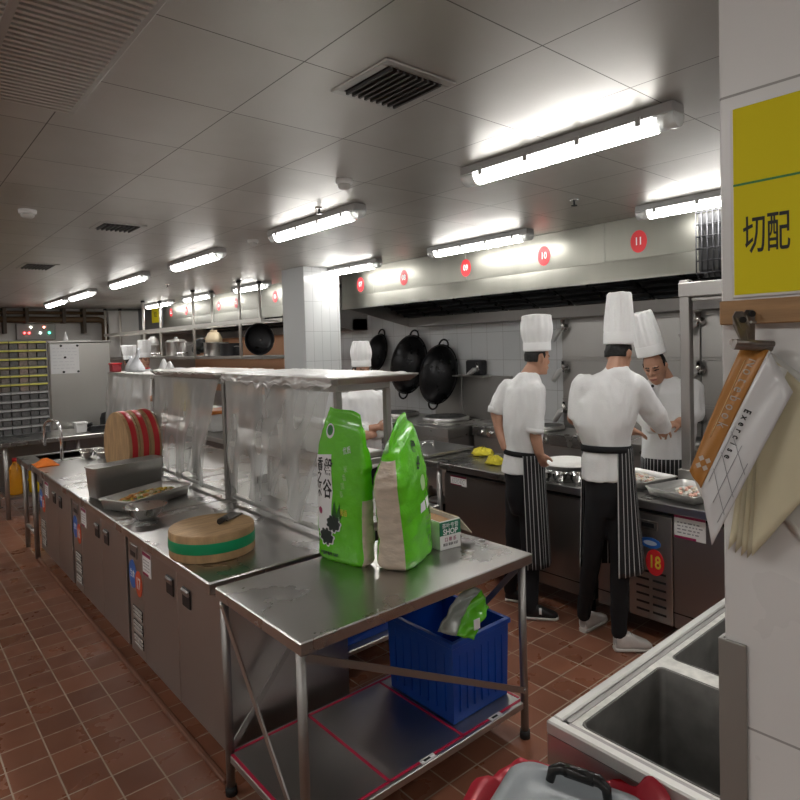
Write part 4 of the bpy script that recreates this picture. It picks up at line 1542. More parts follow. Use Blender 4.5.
m.build('wires', DARKM, t)
m = MB()
m.loft([[V((x, y, z)) for x, y in ((3.67+e, 1.18+e), (3.85-e, 1.18+e), (3.85-e, 1.60-e), (3.67+e, 1.60-e))] for e, z in ((.02, 2.035), (0, 2.08), (0, 2.40))], smooth=False, caps=False)
m.build('liner', mat('basket_liner', (.05, .05, .052), .5), t, solid=.003)

# ------------------------------------------------------------------ near sink
t = thing('double_sink', 'steel double-basin sink beside the column in the lower right corner', 'sink', (1.6, .62, 0))
X0, X1, Y0, Y1 = 1.17, 2.3, .395, .87
bas = [(1.22, 1.595, .42, .812), (1.665, 2.1, .42, .812)]
m = MB()
SD = mat('sink_deck', (.66, .65, .61), .45, .35, nz=.3, ns=28, rn=.15, bump=.15, bs=40)
# deck around the basins
m.box(X0, bas[0][0], Y0, Y1, .78, .8)
m.box(bas[0][1], bas[1][0], Y0, Y1, .78, .8)
m.box(bas[1][1], X1, Y0, Y1, .78, .8)
for b in bas:
    m.box(b[0], b[1], Y0, b[2], .78, .8)
    m.box(b[0], b[1], b[3], Y1, .78, .8)
m.build('deck', SD, t)
gv = MB()
gv.box(X0+.023, X0+.037, Y0, Y1-.023, .7985, .8012)
gv.box(X0+.023, X1, Y1-.037, Y1-.023, .7985, .8012)
gv.build('drip_channel', FRONTD, t)
r = MB()
r.box(X0-.004, X0+.022, Y0, Y1+.004, .776, .808, b=.004)
r.box(X0+.0225, X1, Y1-.022, Y1+.004, .776, .808, b=.004)
r.build('raised_edge', mat('sink_edge_steel', (.6, .59, .56), .42, .7), t)
for b in bas:
    q = MB()
    x0, x1, y0, y1 = b

    def rr(e, z, rad=.02, n=5):
        pts = []
        for qx, qy, a0 in ((1, 1, 0), (-1, 1, 90), (-1, -1, 180), (1, -1, 270)):
            for k in range(n+1):
                a = radians(a0+90*k/n)
                pts.append(V(((x0+x1)/2+qx*((x1-x0)/2-e-rad)+rad*cos(a), (y0+y1)/2+qy*((y1-y0)/2-e-rad)+rad*sin(a), z)))
        return pts
    q.loft([rr(-.004, .801), rr(.0, .797), rr(.003, .54), rr(.012, .515), rr(.05, .51)], caps=False)
    q.add(rr(.05, .51), [list(range(24))])
    bo = q.build('basin', mat('basin_steel', (.18, .175, .165), .5, .6, nz=.3, ns=18, rn=.1), t, solid=.004)
    MB().lathe([(.03, 0), (.03, .004), (.02, .002)], ((x0+x1)/2, (y0+y1)/2, .5125), 20).build('drain', CHROME, bo)
ap = MB()
ap.box(X0-.002, X0+.012, Y0, Y1+.002, .69, .7755)
ap.box(X0+.0125, X1, Y1-.012, Y1+.002, .69, .7755)
ap.build('apron', FRONT, t)
for x, y in ((X0+.05, Y1-.05), (X0+.05, Y0+.05), (X1-.05, Y1-.05)):
    MB().cyl((x, y, 0), (x, y, .76), .02, 14).build('leg', TUBE, t)
c = MB()
c.tube([(1.212, .50, .806), (1.212, .455, .812), (1.206, .45, .812)], .003, 6)
tag(c.build('wire_hook', TUBE, None, loc=(1.21, .48, .803)), 'bent wire lying on the sink rim', 'wire')

# ------------------------------------------------------------------ bin
BC, BR = V((.944, .684, .012)), radians(-72)
t = thing('waste_bin', 'grey waste bin with a black-handled lid beside the sink', 'bin', BC, None, BR)


def rrect(hx, hy, z, rad=.05, n=6):
    pts = []
    for qx, qy, a0 in ((1, 1, 0), (-1, 1, 90), (-1, -1, 180), (1, -1, 270)):
        for k in range(n+1):
            a = radians(a0+90*k/n)
            pts.append(V((qx*(hx-rad)+rad*cos(a), qy*(hy-rad)+rad*sin(a), z)))
    return pts


m = MB().loft([rrect(.11, .135, 0), rrect(.125, .15, .01), rrect(.14, .17, .705)], caps=True)
m.build('body', mat('bin_grey', (.24, .26, .28), .5), t, local=True)
m = MB().loft([rrect(.142, .172, .713), rrect(.15, .18, .717), rrect(.152, .182, .745), rrect(.142, .172, .757), rrect(.12, .15, .759), rrect(.112, .142, .751), rrect(.05, .07, .757), rrect(.02, .03, .767)], caps=True)
lid = m.build('lid', GREYLID, t, local=True)
hb = MB()
hb.tube([(-.06, .135, .752), (-.056, .142, .772), (-.04, .148, .779), (.04, .148, .779), (.056, .142, .772), (.06, .135, .752)], [.009, .011, .0125, .0125, .011, .009], 12)
hb.tube([(-.03, .148, .7785), (.03, .148, .7785)], [.0135, .0135], 12)
hb.build('handle', mat('handle_black', (.012, .012, .012), .25), lid, local=True)
m = MB()


def bagf(u, v):
    a = 2*pi*u
    c_, s_ = cos(a), sin(a)
    k = 1.04+(.30+.22*max(0, -c_))*v+.10*v*noise.noise(V((c_*3, s_*3, 1)))
    hx, hy = .142*k, .172*k
    x = hx*abs(c_)**.5*(1 if c_ > 0 else -1)
    y = hy*abs(s_)**.5*(1 if s_ > 0 else -1)
    z = .685+.045*sin(min(1, v*1.15)*pi*.6)*(1+.5*noise.noise(V((c_*4, s_*4, 5))))-.06*max(0, v-.6)+.17*v*max(0, c_)*max(0, s_)
    xw = BC.x+cos(BR)*x-sin(BR)*y
    over = max(0, xw-1.158)
    x -= over*cos(BR)
    y += over*sin(BR)
    z += over*.4
    return V((x, y, z))


m.grid(bagf, 90, 10)
m.build('liner_bag', REDBAG, t, local=True)

# ------------------------------------------------------------------ on the column: sign, plank, clip, notebooks
t = thing('department_sign', 'yellow sign with two black characters on the near column', 'sign', (COLX, .2, 1.88))
MB().box(COLX-.0035, COLX, -.05, .3665, 1.752, 2.021, b=.001).build('sheet', mat('sign_border', (.72, .70, .66), .35), t)
MB().box(COLX-.0045, COLX-.003, -.05, .3625, 1.7565, 2.0195).build('yellow_panel', YEL, t)
MB().box(COLX-.0052, COLX-.004, -.05, .3625, 1.9105, 1.9135).build('green_rule', mat('rule_green', (.03, .22, .05), .5), t)
text('切配', .058, 'lettering', INK, t, (COLX-.0048, .3205, 1.836), (0, -1, 0), (0, 0, 1), sx=.52, ext=.0003, bold=.0004)
t = thing('wooden_batten', 'varnished wooden batten fixed to the column under the yellow sign', 'batten', (COLX, .2, 1.73))
MB().box(COLX-.02, COLX-.001, -.06, .3775, 1.714, 1.748, b=.0015).build('plank', PLANK, t)
DN = .838
# bulldog clip hanging on a nail in the batten
t = thing('bulldog_clip', 'old metal bulldog clip holding the notebooks on the batten', 'clip', W(750, 345, DN))
CLIPM = mat('clip_metal', (.28, .25, .23), .35, .9, nz=.2, ns=90)
m = MB()
a_, b_ = W(733, 345, DN-.004), W(771, 347, DN-.004)
for dd in (-.006, .006):
    m.tube([a_+FH*dd+V((0, 0, .004)), b_+FH*dd+V((0, 0, .004))], .0042, 8)
m.tube([a_, b_], .0065, 10)
m.build('jaw', CLIPM, t)
for (px0, py0, px1, py1), dd in (((745, 343, 741, 314), -.012), ((752, 341, 751, 308), .008)):
    h = MB()
    p, q = W(px0, py0, DN+dd), W(px1, py1, DN+dd)
    u = (q-p).normalized()
    h.prism([(-.004, 0), (.004, 0), (.0085, .024), (.0085, .036), (.005, .043), (-.005, .043), (-.0085, .036), (-.0085, .024)], lambda a, b, w: p+RH*a+u*b+FH*(w*.002+.006*sin(b*60)))
    h.build('lever', CLIPM, t)
    MB().lathe([(.0042, -.0005), (.0042, .003)], q-u*.008-FH*.001, 14, axis=tuple(-FH)).build('lever_eye', INK, t)
MB().cyl(W(751, 322, DN+.006), W(751, 322, DN+.006)+V((.05, 0, 0)), .002, 8).build('nail', TUBE, t)


def XW(px, py, x):
    r = ray(px, py)
    return CAM+r*(x/r.x)


def sheetblock(name, pts, dep, thick, mt, parent, bend=0., nu=10, nv=14):
    """a wad of paper: four corners (top-left, top-right, bottom-right, bottom-left) with real thickness, gently bowed"""
    P = [XW(x, y, COLX-d) for (x, y), d in zip(pts, dep)]
    nrm = (P[1]-P[0]).cross(P[3]-P[0]).normalized()
    if nrm.dot(FW) > 0:
        nrm = -nrm
    m = MB()

    def fn(u, v):
        a = P[0].lerp(P[1], u)
        b = P[3].lerp(P[2], u)
        return a.lerp(b, v)+nrm*(bend*sin(pi*v)*(.4+.6*u)+.0015*sin(u*9+v*4))
    m.grid(fn, nu, nv)
    return m.build(name, mt, parent, solid=thick), fn, nrm


# notebook: brown spine strip and clear-covered page
t = thing('notebook', 'brown-edged notebook in a clear cover hanging from the clip', 'notebook', W(745, 440, DN))
o, fn, nr = sheetblock('page_block', [(744, 349), (788, 370), (717, 528), (691, 473)], (.03, .03, .066, .066), .004, PAGEW, t, .004)
o, fs_, nr = sheetblock('spine_strip', [(740, 350), (769, 350), (701, 488), (689, 471)], (.036, .036, .076, .076), .0016, COVER, t, .004)
o, fw_, nr = sheetblock('clear_cover', [(769, 350), (793, 392), (712, 545), (701, 488)], (.036, .036, .072, .076), .0014, COVERW, t, .009)
# lettering runs down the strip
for i, ch in enumerate('Notebook'):
    v = .10+.066*i
    p = fs_(.66, v)+nr*.0022
    dx = (fs_(.66, v+.05)-p).normalized()
    dx = (dx-nr*dx.dot(nr)).normalized()
    text(ch, .0185, 'lettering', mat('ink_silver', (.5, .45, .4), .35, .3), t, p, dx, nr.cross(dx), ext=.0002, sx=.85)
for i, ch in enumerate('Exercise'):
    v = .36+.042*i
    p = fw_(.22+.01*i, v)+nr*.0022
    dx = (fw_(.22+.01*i, v+.05)-p).normalized()
    dx = (dx-nr*dx.dot(nr)).normalized()
    text(ch, .0125, 'lettering', INK, t, p, dx, nr.cross(dx), ext=.0002, sx=.85, bold=.0003)
m = MB()
for u in (.12, .5, .85):
    pp = [fw_(u, .5+.4*q/8)+nr*.002 for q in range(9)]
    m.tube(pp, .0004, 4)
for v in (.55, .7, .82):
    m.tube([fw_(.08+.84*q/6, v)+nr*.002 for q in range(7)], .0004, 4)
m.build('ruled_lines', GREYPR, t)
m = MB()
m.tube([fs_(.34, .08+.6*q/8)+nr*.002 for q in range(9)], .0005, 4)
m.build('pale_line', mat('cover_line', (.8, .6, .3), .4), t)
c = fs_(.58, .86)+nr*.002
dx = (fs_(.58, .92)-fs_(.58, .86)).normalized()
dy = nr.cross(dx)
m = MB()
for sx_, sy_ in ((1, 1), (-1, 1), (-1, -1), (1, -1)):
    cc = c+dx*(.0055*sx_)+dy*(.0045*sy_)
    m.add([cc+dx*.0045, cc+dy*.004, cc-dx*.0045, cc-dy*.004], [[0, 1, 2, 3]])
m.build('diamond_mark', mat('mark_pale', (.6, .52, .45), .4), t)

t = thing('paper_wad', 'thick wad of yellowed pages hanging behind the notebook', 'papers', W(770, 470, .87))
PULPD = mat('yellowed_paper_dim', (.54, .49, .35), .75, nz=.1)
for q_, (dx_, dy_, dd_) in enumerate(((0, 0, .030), (-5, 2, .0245), (-11, 0, .019), (-17, -3, .0135), (-24, -6, .008))):
    sheetblock('page_sheaf', [(764-dx_*-.2, 351+q_), (806-q_*3, 388+q_*3), (812+dx_, 490+dy_*2), (752+dx_, 556+dy_)], (dd_*.55, dd_*.55, dd_, dd_*1.1), .0042, PULP if q_ % 2 == 0 else PULPD, t, .004)
t = thing('loose_sheets', 'loose white sheets hanging at the right edge behind the yellowed pages', 'papers', W(795, 480, .885))
sheetblock('sheets', [(770, 352), (815, 385), (850, 600), (779, 515)], (.004, .004, .007, .007), .003, PAGEW, t, .003)

# ------------------------------------------------------------------ suspended rack beyond the pillar, with pots
t = thing('suspended_rack', 'long steel rack hung from the ceiling beyond the pillar', 'rack', (3.45, 9, 2.5))
RK = mat('rack_steel', (.68, .66, .62), .4, .6)
for y in (6.65, 8.0, 9.98, 12.05):
    for x in (3.26, 3.52):
        pm = MB().cyl((x, y, 1.59), (x, y, 2.5), .018, 10)
        po = pm.build('post', RK, t)
        MB().lathe([(.03, 0), (.03, .03)], (x, y, 2.46), 12).build('flange', DARKM, po)
m = MB()
for x in (3.26, 3.52):
    m.box(x-.02, x+.02, 6.1, 12.1, 1.985, 2.03)
for k in range(12):
    y = 6.2+k*.53
    m.box(3.26, 3.52, y-.012, y+.012, 1.99, 2.012)
m.build('upper_bars', RK, t)
m = MB().box(3.25, 3.65, 6.1, 12.1, 1.575, 1.61, b=.004)
m.build('lower_shelf', FRONT, t)


def pot(x, y, r, h, mt, label, lidm=None, name='cooking_pot'):
    t = thing(name, label, 'pot', (x, y, 1.612), 'pots on the suspended rack')
    MB().lathe([(r*.95, 0), (r, .01), (r, h), (r*1.05, h+.006), (r*.95, h), (r*.93, .01), (0, .008)], (x, y, 1.612), 22, caps=False).build('pot', mt, t)
    e = MB()
    for s in (-1, 1):
        e.tube([(x+.03, y+s*r, 1.612+h*.75), (x+.02, y+s*(r+.035), 1.612+h*.78), (x-.02, y+s*(r+.035), 1.612+h*.78), (x-.03, y+s*r, 1.612+h*.75)], .006, 6)
    e.build('handles', TUBE, t)
    if lidm:
        MB().lathe([(r*1.04, h+.008), (r*.8, h+.04), (.03, h+.055), (.025, h+.08), (0, h+.082)], (x, y, 1.612), 22).build('lid', lidm, t)


pot(3.45, 7.75, .16, .17, STEEL, 'steel stock pot right of the black bag on the suspended rack')
pot(3.45, 7.3, .14, .15, DARKM, 'dark pot between the steel pot and the black wok on the rack')
pot(3.45, 8.75, .13, .2, STEEL, 'steel pot left of the black bag on the suspended rack')
pot(3.45, 9.15, .15, .2, STEEL, 'wide steel pot in the middle of the suspended rack', STEEL)
pot(3.45, 10.15, .11, .17, FRONT, 'steel pot with white cone above it on the suspended rack')
pot(3.45, 10.9, .1, .12, STEEL, 'small steel pot at the far end of the suspended rack')
for i, y in enumerate((9.5, 9.68, 9.86, 8.66, 8.56, 8.46)):
    r = .045
    tag(MB().lathe([(r*.5, 0), (r*.9, .03), (r, .06), (r*.92, .06), (r*.45, .008), (0, .006)], (3.3, y, 1.612), 16, caps=False).build('ladle_bowl', CHROME, None, loc=(3.3, y, 1.612)),
        ['small bowl on the rack nearest the tall far cone pot', 'second small bowl after the cone pot on the rack', 'third small bowl after the cone pot on the rack', 'farthest of three small bowls before the black bag', 'middle of three small bowls before the black bag', 'nearest of three small bowls before the black bag'][i], 'bowl', 'small bowls on the suspended rack')
t = thing('black_bag', 'crumpled black bag lying on the suspended rack', 'bag', (3.4, 8.15, 1.612))
m = MB()
for k in range(9):
    m.ball((3.4+random.uniform(-.06, .06), 8.2+random.uniform(-.15, .15), 1.70+random.uniform(0, .10)), random.uniform(.05, .075), 10, 8)
fuse(m, 'bag', [BLACK], t, .012, 3, .012)
for i, (x, y, z, r, h, mt) in enumerate(((3.42, 7.75, 1.79, .11, .14, mat('cream_bowl', (.75, .62, .42), .5)), (3.45, 10.15, 1.79, .09, .13, WHITEPL))):
    t = thing('upturned_bowl', ['cream bowl upturned on the steel stock pot of the rack', 'white cone-shaped bowl upturned on the far steel pot of the rack'][i], 'bowl', (x, y, z))
    MB().lathe([(r, 0), (r*.95, h*.4), (r*.7, h*.85), (r*.4, h), (.0, h)], (x, y, z), 24).build('bowl', mt, t)
    MB().lathe([(r*.42, h), (r*.42, h+.02), (.0, h+.021)], (x, y, z), 18).build('foot', mt, t)
# black wok leaning on the rack end
t = thing('wok', 'black wok leaning at the pillar end of the suspended rack', 'wok', (3.4, 6.55, 1.61))
c = V((3.38, 6.42, 1.80))
U = V((-.55, -.8, .1)).normalized()
A = (V((0, 0, 1))-U*U.z).normalized()
B = U.cross(A)
m = MB()
m.loft([[c+A*(r*cos(2*pi*q/32))+B*(.9*r*sin(2*pi*q/32))-U*d for q in range(32)] for r, d in ((.175, 0), (.185, .004), (.17, .05), (.11, .09), (.01, .1))], caps=False)
m.build('bowl', WOKM, t)
MB().tube([c+A*(.18*cos(2*pi*q/32))+B*(.162*sin(2*pi*q/32)) for q in range(33)], .008, 6).build('rim', WOKM, t)

# ------------------------------------------------------------------ far left end: back table, cabinet, bin rack
t = thing('worktable', 'steel worktable across the far left end with a telephone on it', 'worktable', (1.6, 7.75, 0))
MB().box(.96, 2.4, 7.4, 8.18, .755, .8, b=.004).build('worktop', TOPS, t)
MB().box(1.0, 2.36, 7.45, 8.15, .2, .225).build('lower_shelf', FRONTD, t)
for x in (1.0, 1.68, 2.35):
    for y in (7.45, 8.12):
        MB().cyl((x, y, 0), (x, y, .755), .022, 12).build('leg', TUBE, t)
MB().box(1.0, 1.02, 7.45, 8.14, .62, .66).build('side_rail', TUBE, t)
MB().box(1.03, 2.3, 8.14, 8.16, .22, .74).build('back_panel', FRONTD, t)
for i, (x, y, mt) in enumerate(((1.10, 7.6, mat('oil_orange', (.75, .33, .02), .25)), (1.28, 7.58, mat('oil_yellow', (.72, .5, .01), .2)), (1.48, 7.62, mat('oil_yellow', (.72, .5, .01), .2)))):
    t = thing('oil_jug', ['orange oil jug with red cap under the far table', 'yellow oil jug in the middle under the far table', 'rightmost yellow oil jug under the far table'][i], 'jug', (x, y, .226), 'oil jugs under the far table')
    MB().lathe([(.06, 0), (.066, .02), (.066, .22), (.05, .29), (.022, .33), (.022, .35)], (x, y, .226), 20).build('body', mt, t)
    MB().lathe([(.026, .35), (.026, .385), (0, .386)], (x, y, .226), 16).build('cap', RED if i == 0 else mat('cap_yellow', (.7, .5, .02), .4), t)
    MB().tube([(x-.05, y-.03, .226+.27), (x-.085, y-.03, .226+.25), (x-.09, y-.03, .226+.16), (x-.064, y-.03, .226+.13)], .01, 8).build('handle', mt, t)
t = thing('blue_basin', 'blue plastic basin under the far table', 'basin', (1.85, 7.75, .226))
MB().lathe([(.12, 0), (.17, .16), (.18, .165), (.165, .16), (.115, .01), (0, .008)], (1.85, 7.75, .226), 24, caps=False).build('basin', BLUEC, t)
# storage rack with yellow label strips
t = thing('storage_rack', 'multi-row storage rack with yellow label strips at the far left', 'rack', (1.15, 8.0, .801))
x0, x1, y0 = .78, 1.515, 7.96
NR = 11
RKG = mat('rack_grey', (.24, .24, .24), .5, .5)
m = MB()
for k in range(NR+1):
    z = .81+k*.0945
    m.box(x0, x1, y0+.015, y0+.2, z-.004, z+.004)
for x in (x0, x1):
    m.box(x-.006, x+.006, y0+.01, y0+.2, .801, 1.86)
m.box(x0, x1, y0+.19, y0+.2, .801, 1.86)
m.build('frame', RKG, t)
DRM = [mat('drawer_a', (.16, .14, .125), .5, nz=.5, ns=40), mat('drawer_b', (.22, .17, .15), .5, nz=.5, ns=45), mat('drawer_c', (.10, .10, .10), .5, nz=.5, ns=50)]
STRY = mat('yellow_strip', (.62, .60, .12), .5)
STRG = mat('grey_strip', (.42, .42, .42), .5)
for k in range(NR):
    z = .81+k*.0945
    for c in range(8):
        a = x0+.01+(x1-x0-.02)*c/8
        MB().box(a+.004, a+(x1-x0-.02)/8-.004, y0+.012, y0+.15, z+.006, z+.066, b=.004).build('drawer', DRM[(k*3+c*5) % 3] if k > 4 else DRM[2], t)
    for c in range(4):
        a = x0+(x1-x0)*c/4
        MB().box(a+.004, a+(x1-x0)/4-.004, y0-.004, y0+.01, z+.072, z+.09).build('label_strip', STRY if k > 4 else STRG, t)
# tall cabinet with notice
t = thing('steel_cabinet', 'tall plain steel cabinet standing behind the far table', 'cabinet', (1.93, 8.6, 0))
MB().box(1.60, 2.29, 8.3, 8.9, .08, 1.83, b=.01).build('body', mat('pale_cabinet_steel', (.50, .49, .46), .36, 1, nz=.1, ns=2, st=(1, 1, .1), rn=.08), t)
MB().box(1.59, 2.3, 8.29, 8.91, 1.83, 1.85, b=.004).build('cap', STEEL, t)
for x in (1.66, 2.22):
    for y in (8.36, 8.84):
        MB().cyl((x, y, 0), (x, y, .08), .025, 10).build('foot', RUBBER, t)
t = thing('notice', 'white paper notice held by magnets on the tall steel cabinet', 'notice', (1.77, 8.3, 1.62))
MB().box(1.615, 1.925, 8.292, 8.298, 1.455, 1.81).build('sheet', WHITEP, t)
for x, z in ((1.73, 1.79), (1.91, 1.79), (1.77, 1.65), (1.75, 1.475), (1.91, 1.475)):
    MB().lathe([(.014, 0), (.014, .008)], (x, 8.292, z), 12, axis=(0, -1, 0)).build('magnet', BLACK, t)
m = MB()
for q in range(7):
    z = 1.76-.04*q
    xx = 1.64
    while xx < 1.88:
        w = random.uniform(.015, .05)
        m.box(xx, min(xx+w, 1.9), 8.2912, 8.292, z-.004, z+.004)
        xx += w+.015
m.build('print_lines', mat('faint_print', (.66, .66, .68), .6), t)
tag(MB().lathe([(.035, 0), (.03, .02), (.012, .08), (.002, .12)], (1.83, 8.5, 1.851), 14).build('paper_cone', WHITEP, None, loc=(1.83, 8.5, 1.851)), 'white paper cone on top of the tall steel cabinet', 'cone')
# telephone and small things on the far table
t = thing('telephone', 'black desk telephone on the far table', 'telephone', (1.93, 7.62, .801))
m = MB()
m.prism([(0, 0), (.19, 0), (.19, .03), (.03, .075), (0, .07)], lambda u, v, w: V((1.84+w*.2, 7.53+u, .801+v)))
m.build('base', BLACK, t, bevel=.006)
m = MB().tube([(1.84, 7.56, .885), (1.86, 7.58, .9), (1.86, 7.66, .885), (1.84, 7.68, .865)], [.022, .014, .014, .022], 10)
m.build('handset', BLACK, t)
m = MB()
for i in range(3):
    for j in range(4):
        m.box(1.92+i*.03, 1.942+i*.03, 7.57+j*.028, 7.59+j*.028, .862-j*.012, .872-j*.012)
m.build('keys', GREYPR, t)
item_box('tissue_box', 'white box on the far table left of the telephone', 'box', 1.70, 1.82, 7.6, 7.72, .801, .92, WHITEPL)
t = thing('bread_machine', 'rounded black appliance behind the telephone on the far table', 'appliance', (2.12, 7.78, .801))
m = MB()
m.loft([[V((2.12+.11*k*cos(2*pi*q/20), 7.82+.1*k*sin(2*pi*q/20), .801+z)) for q in range(20)] for k, z in ((.9, 0), (1, .03), (1, .12), (.8, .18), (.2, .2))])
m.build('body', BLACK, t)
MB().lathe([(.03, 0), (.03, .02), (0, .022)], (2.12, 7.82, 1.0), 12).build('knob', DARKM, t)

# brown pipe, brackets and control panel on the back wall
t = thing('brown_pipe', 'thick brown lagged pipe high on the back wall', 'pipe', (2.5, 12.2, 2.3))
PB = mat('pipe_brown', (.085, .05, .022), .5, nz=.2, ns=5)
MB().tube([(-.5, 12.25, 2.30), (3.2, 12.25, 2.30), (3.28, 12.25, 2.27), (3.3, 12.25, 2.2), (3.3, 12.25, .5)], .055, 14).build('main_pipe', PB, t)
MB().tube([(-.5, 12.25, 2.42), (3.3, 12.25, 2.42)], .03, 12).build('upper_pipe', PB, t)
for x in (1.72, 2.05, 2.62, 2.95):
    MB().box(x-.025, x+.025, 12.18, 12.4, 2.06 if x in (1.72, 2.95) else 2.24, 2.5).build('bracket', mat('bracket_dark', (.06, .045, .03), .6), t)
t = thing('control_panel', 'grey control panel with small lit indicator lamps on the back wall', 'control panel', (2.2, 12.36, 2.1))
MB().box(1.9, 2.5, 12.32, 12.4, 1.95, 2.235, b=.01).build('box', mat('panel_grey', (.3, .31, .30), .5), t)
for i, (x, z, c) in enumerate(((2.12, 2.17, (1, .95, .8)), (2.32, 2.17, (1, .3, .2)), (2.02, 2.07, (1, .05, .05)), (2.09, 2.07, (1, .05, .05)), (2.26, 2.07, (.9, 1, .9)), (2.4, 2.07, (.05, 1, .5)))):
    MB().lathe([(.016, 0), (.014, .012), (.0, .016)], (x, 12.32, z), 12, axis=(0, -1, 0)).build('indicator_lamp', mat('led_%d' % i, c, .4, emit=3), t)


# ================================================================== people
def hand(mb, wrist, direc, palmn, size, curl=.6, thumb=1, spread=.1):
    d = V(direc).normalized()
    nn = V(palmn)
    nn = (nn-d*nn.dot(d)).normalized()
    s = d.cross(nn)
    L = size
    pc = wrist+d*(L*.28)
    mb.chain([(wrist, L*.15), (wrist+d*L*.18, L*.17)], 10)
    for o in (-.5, -.17, .17, .5):
        mb.chain([(wrist+d*L*.12+s*(o*.24*L), L*.11), (wrist+d*L*.46+s*(o*.40*L), L*.10)], 8)
    ln = (.40, .47, .44, .34)
    for o, l in zip((-.5, -.17, .17, .5), ln):
        p = wrist+d*L*.48+s*(o*.42*L)
        ang = 0
        pts = [(p, L*.072)]
        for q, f in enumerate((.45, .32, .23)):
            ang += curl*(.5 if q == 0 else .8)
            dd = d*cos(ang)+nn*sin(ang)+s*(o*spread)
            p = p+dd.normalized()*(l*L*f)
            pts.append((p, L*(.068-.008*q)))
        mb.chain(pts, 8)
    p = wrist+d*L*.14+s*(thumb*.17*L)
    pts = [(p, L*.09)]
    for q, (f, w) in enumerate(((.24, .8), (.18, .45), (.14, .2))):
        dd = d*(.75+.1*q)+s*(thumb*w)+nn*(.35+.15*q)
        p = p+dd.normalized()*(L*f)
        pts.append((p, L*(.082-.01*q)))
    mb.chain(pts, 8)


class Head:
    """head frame: c is the mid-head, U up, Fd facing"""
    def __init__(s, c, U, Fd, h=.225, w=.062, dp=.155):
        s.c = V(c)
        s.U = V(U).normalized()
        s.F = (V(Fd)-s.U*V(Fd).dot(s.U)).normalized()
        s.S = s.F.cross(s.U)
        s.h, s.w, s.d = h, w, dp

    def at(s, t, f, x=0):
        """t 0 chin .. 1 crown, f forward in half-depths, x side in half-widths"""
        return s.c+s.U*((t-.5)*s.h)+s.F*(f*s.d/2)+s.S*(x*s.w)

    def into(s, mb):
        rings = []
        for t, w, f, b in ((0, .38, .86, -.25), (.03, .52, .95, .0), (.10, .66, .98, .2), (.2, .80, .97, .55), (.33, .92, .95, .86), (.45, .98, .93, 1), (.58, 1, .95, 1.06), (.7, .98, .95, 1.06), (.82, .88, .82, .95), (.92, .64, .58, .7), (.985, .3, .25, .35)):
            rings.append([s.at(t, (f if cos(a) > 0 else b)*cos(a) if True else 0, w*sin(a)) for a in [2*pi*k/24 for k in range(24)]] if b > 0 else
                         [s.at(t, (f+b)/2*1+((f-b)/2)*cos(a), w*sin(a)) for a in [2*pi*k/24 for k in range(24)]])
        mb.loft(rings)
        mb.chain([(s.at(.55, .92), s.h*.03), (s.at(.40, 1.12), s.h*.042), (s.at(.365, 1.08), s.h*.052)], 8)
        for x in (-1, 1):
            mb.ball(s.at(.375, 1.0, .2*x), s.h*.036, 8, 6)
            mb.chain([(s.at(.56, .93, .15*x), s.h*.03), (s.at(.57, .85, .55*x), s.h*.03)], 8)
            mb.chain([(s.at(.40, -.06, 1.0*x), s.h*.04), (s.at(.52, -.12, 1.1*x), s.h*.055), (s.at(.56, -.2, 1.08*x), s.h*.04)], 8)
            mb.ball(s.at(.38, .72, .5*x), s.h*.07, 8, 6)
        mb.chain([(s.at(.225, .96, -.28), s.h*.024), (s.at(.23, 1.04, 0), s.h*.03), (s.at(.225, .96, .28), s.h*.024)], 8)
        mb.chain([(s.at(.19, .95, -.2), s.h*.026), (s.at(.185, 1.02, 0), s.h*.032), (s.at(.19, .95, .2), s.h*.026)], 8)

    def pick(s, p):
        for x in (-1, 1):
            e = s.at(.485, .93, .42*x)
            q = p-e
            if abs(q.dot(s.U)) < s.h*.016 and abs(q.dot(s.S)) < s.w*.22 and q.length < s.h*.12:
                return 2
            e = s.at(.575, .93, .42*x)
            q = p-e
            if abs(q.dot(s.U)) < s.h*.012 and abs(q.dot(s.S)) < s.w*.28 and q.length < s.h*.12:
                return 3
        q = p-s.at(.205, 1.0, 0)
        if abs(q.dot(s.U)) < s.h*.028 and abs(q.dot(s.S)) < s.w*.32 and q.length < s.h*.1:
            return 1
        return 0

    def hair(s, parent, low=.36, front=.78):
        m = MB()
        rings = []
        for k in range(9):
            t = low+(1.0-low)*k/8
            g = sqrt(max(0, 1-max(0, (t-.62)/.40)**2))
            fr = front if t > .62 else -.05-.35*(.62-t)/(.62-low)
            rings.append([s.at(t, (fr if cos(a) > 0 else 1.17)*cos(a)*g if fr > 0 else (-.62+(.55+fr*.3)*cos(a))*g, 1.1*sin(a)*(g if fr > 0 else .92*g)) for a in [2*pi*q/24 for q in range(24)]])
        m.loft(rings)
        for x in (-1, 1):
            m.chain([(s.at(.62, .12, 1.0*x), s.h*.05), (s.at(.52, .16, 1.0*x), s.h*.03)], 8)
        return fuse(m, 'hair', [HAIR], parent, .006, 2, .002, (60, 60, 40))


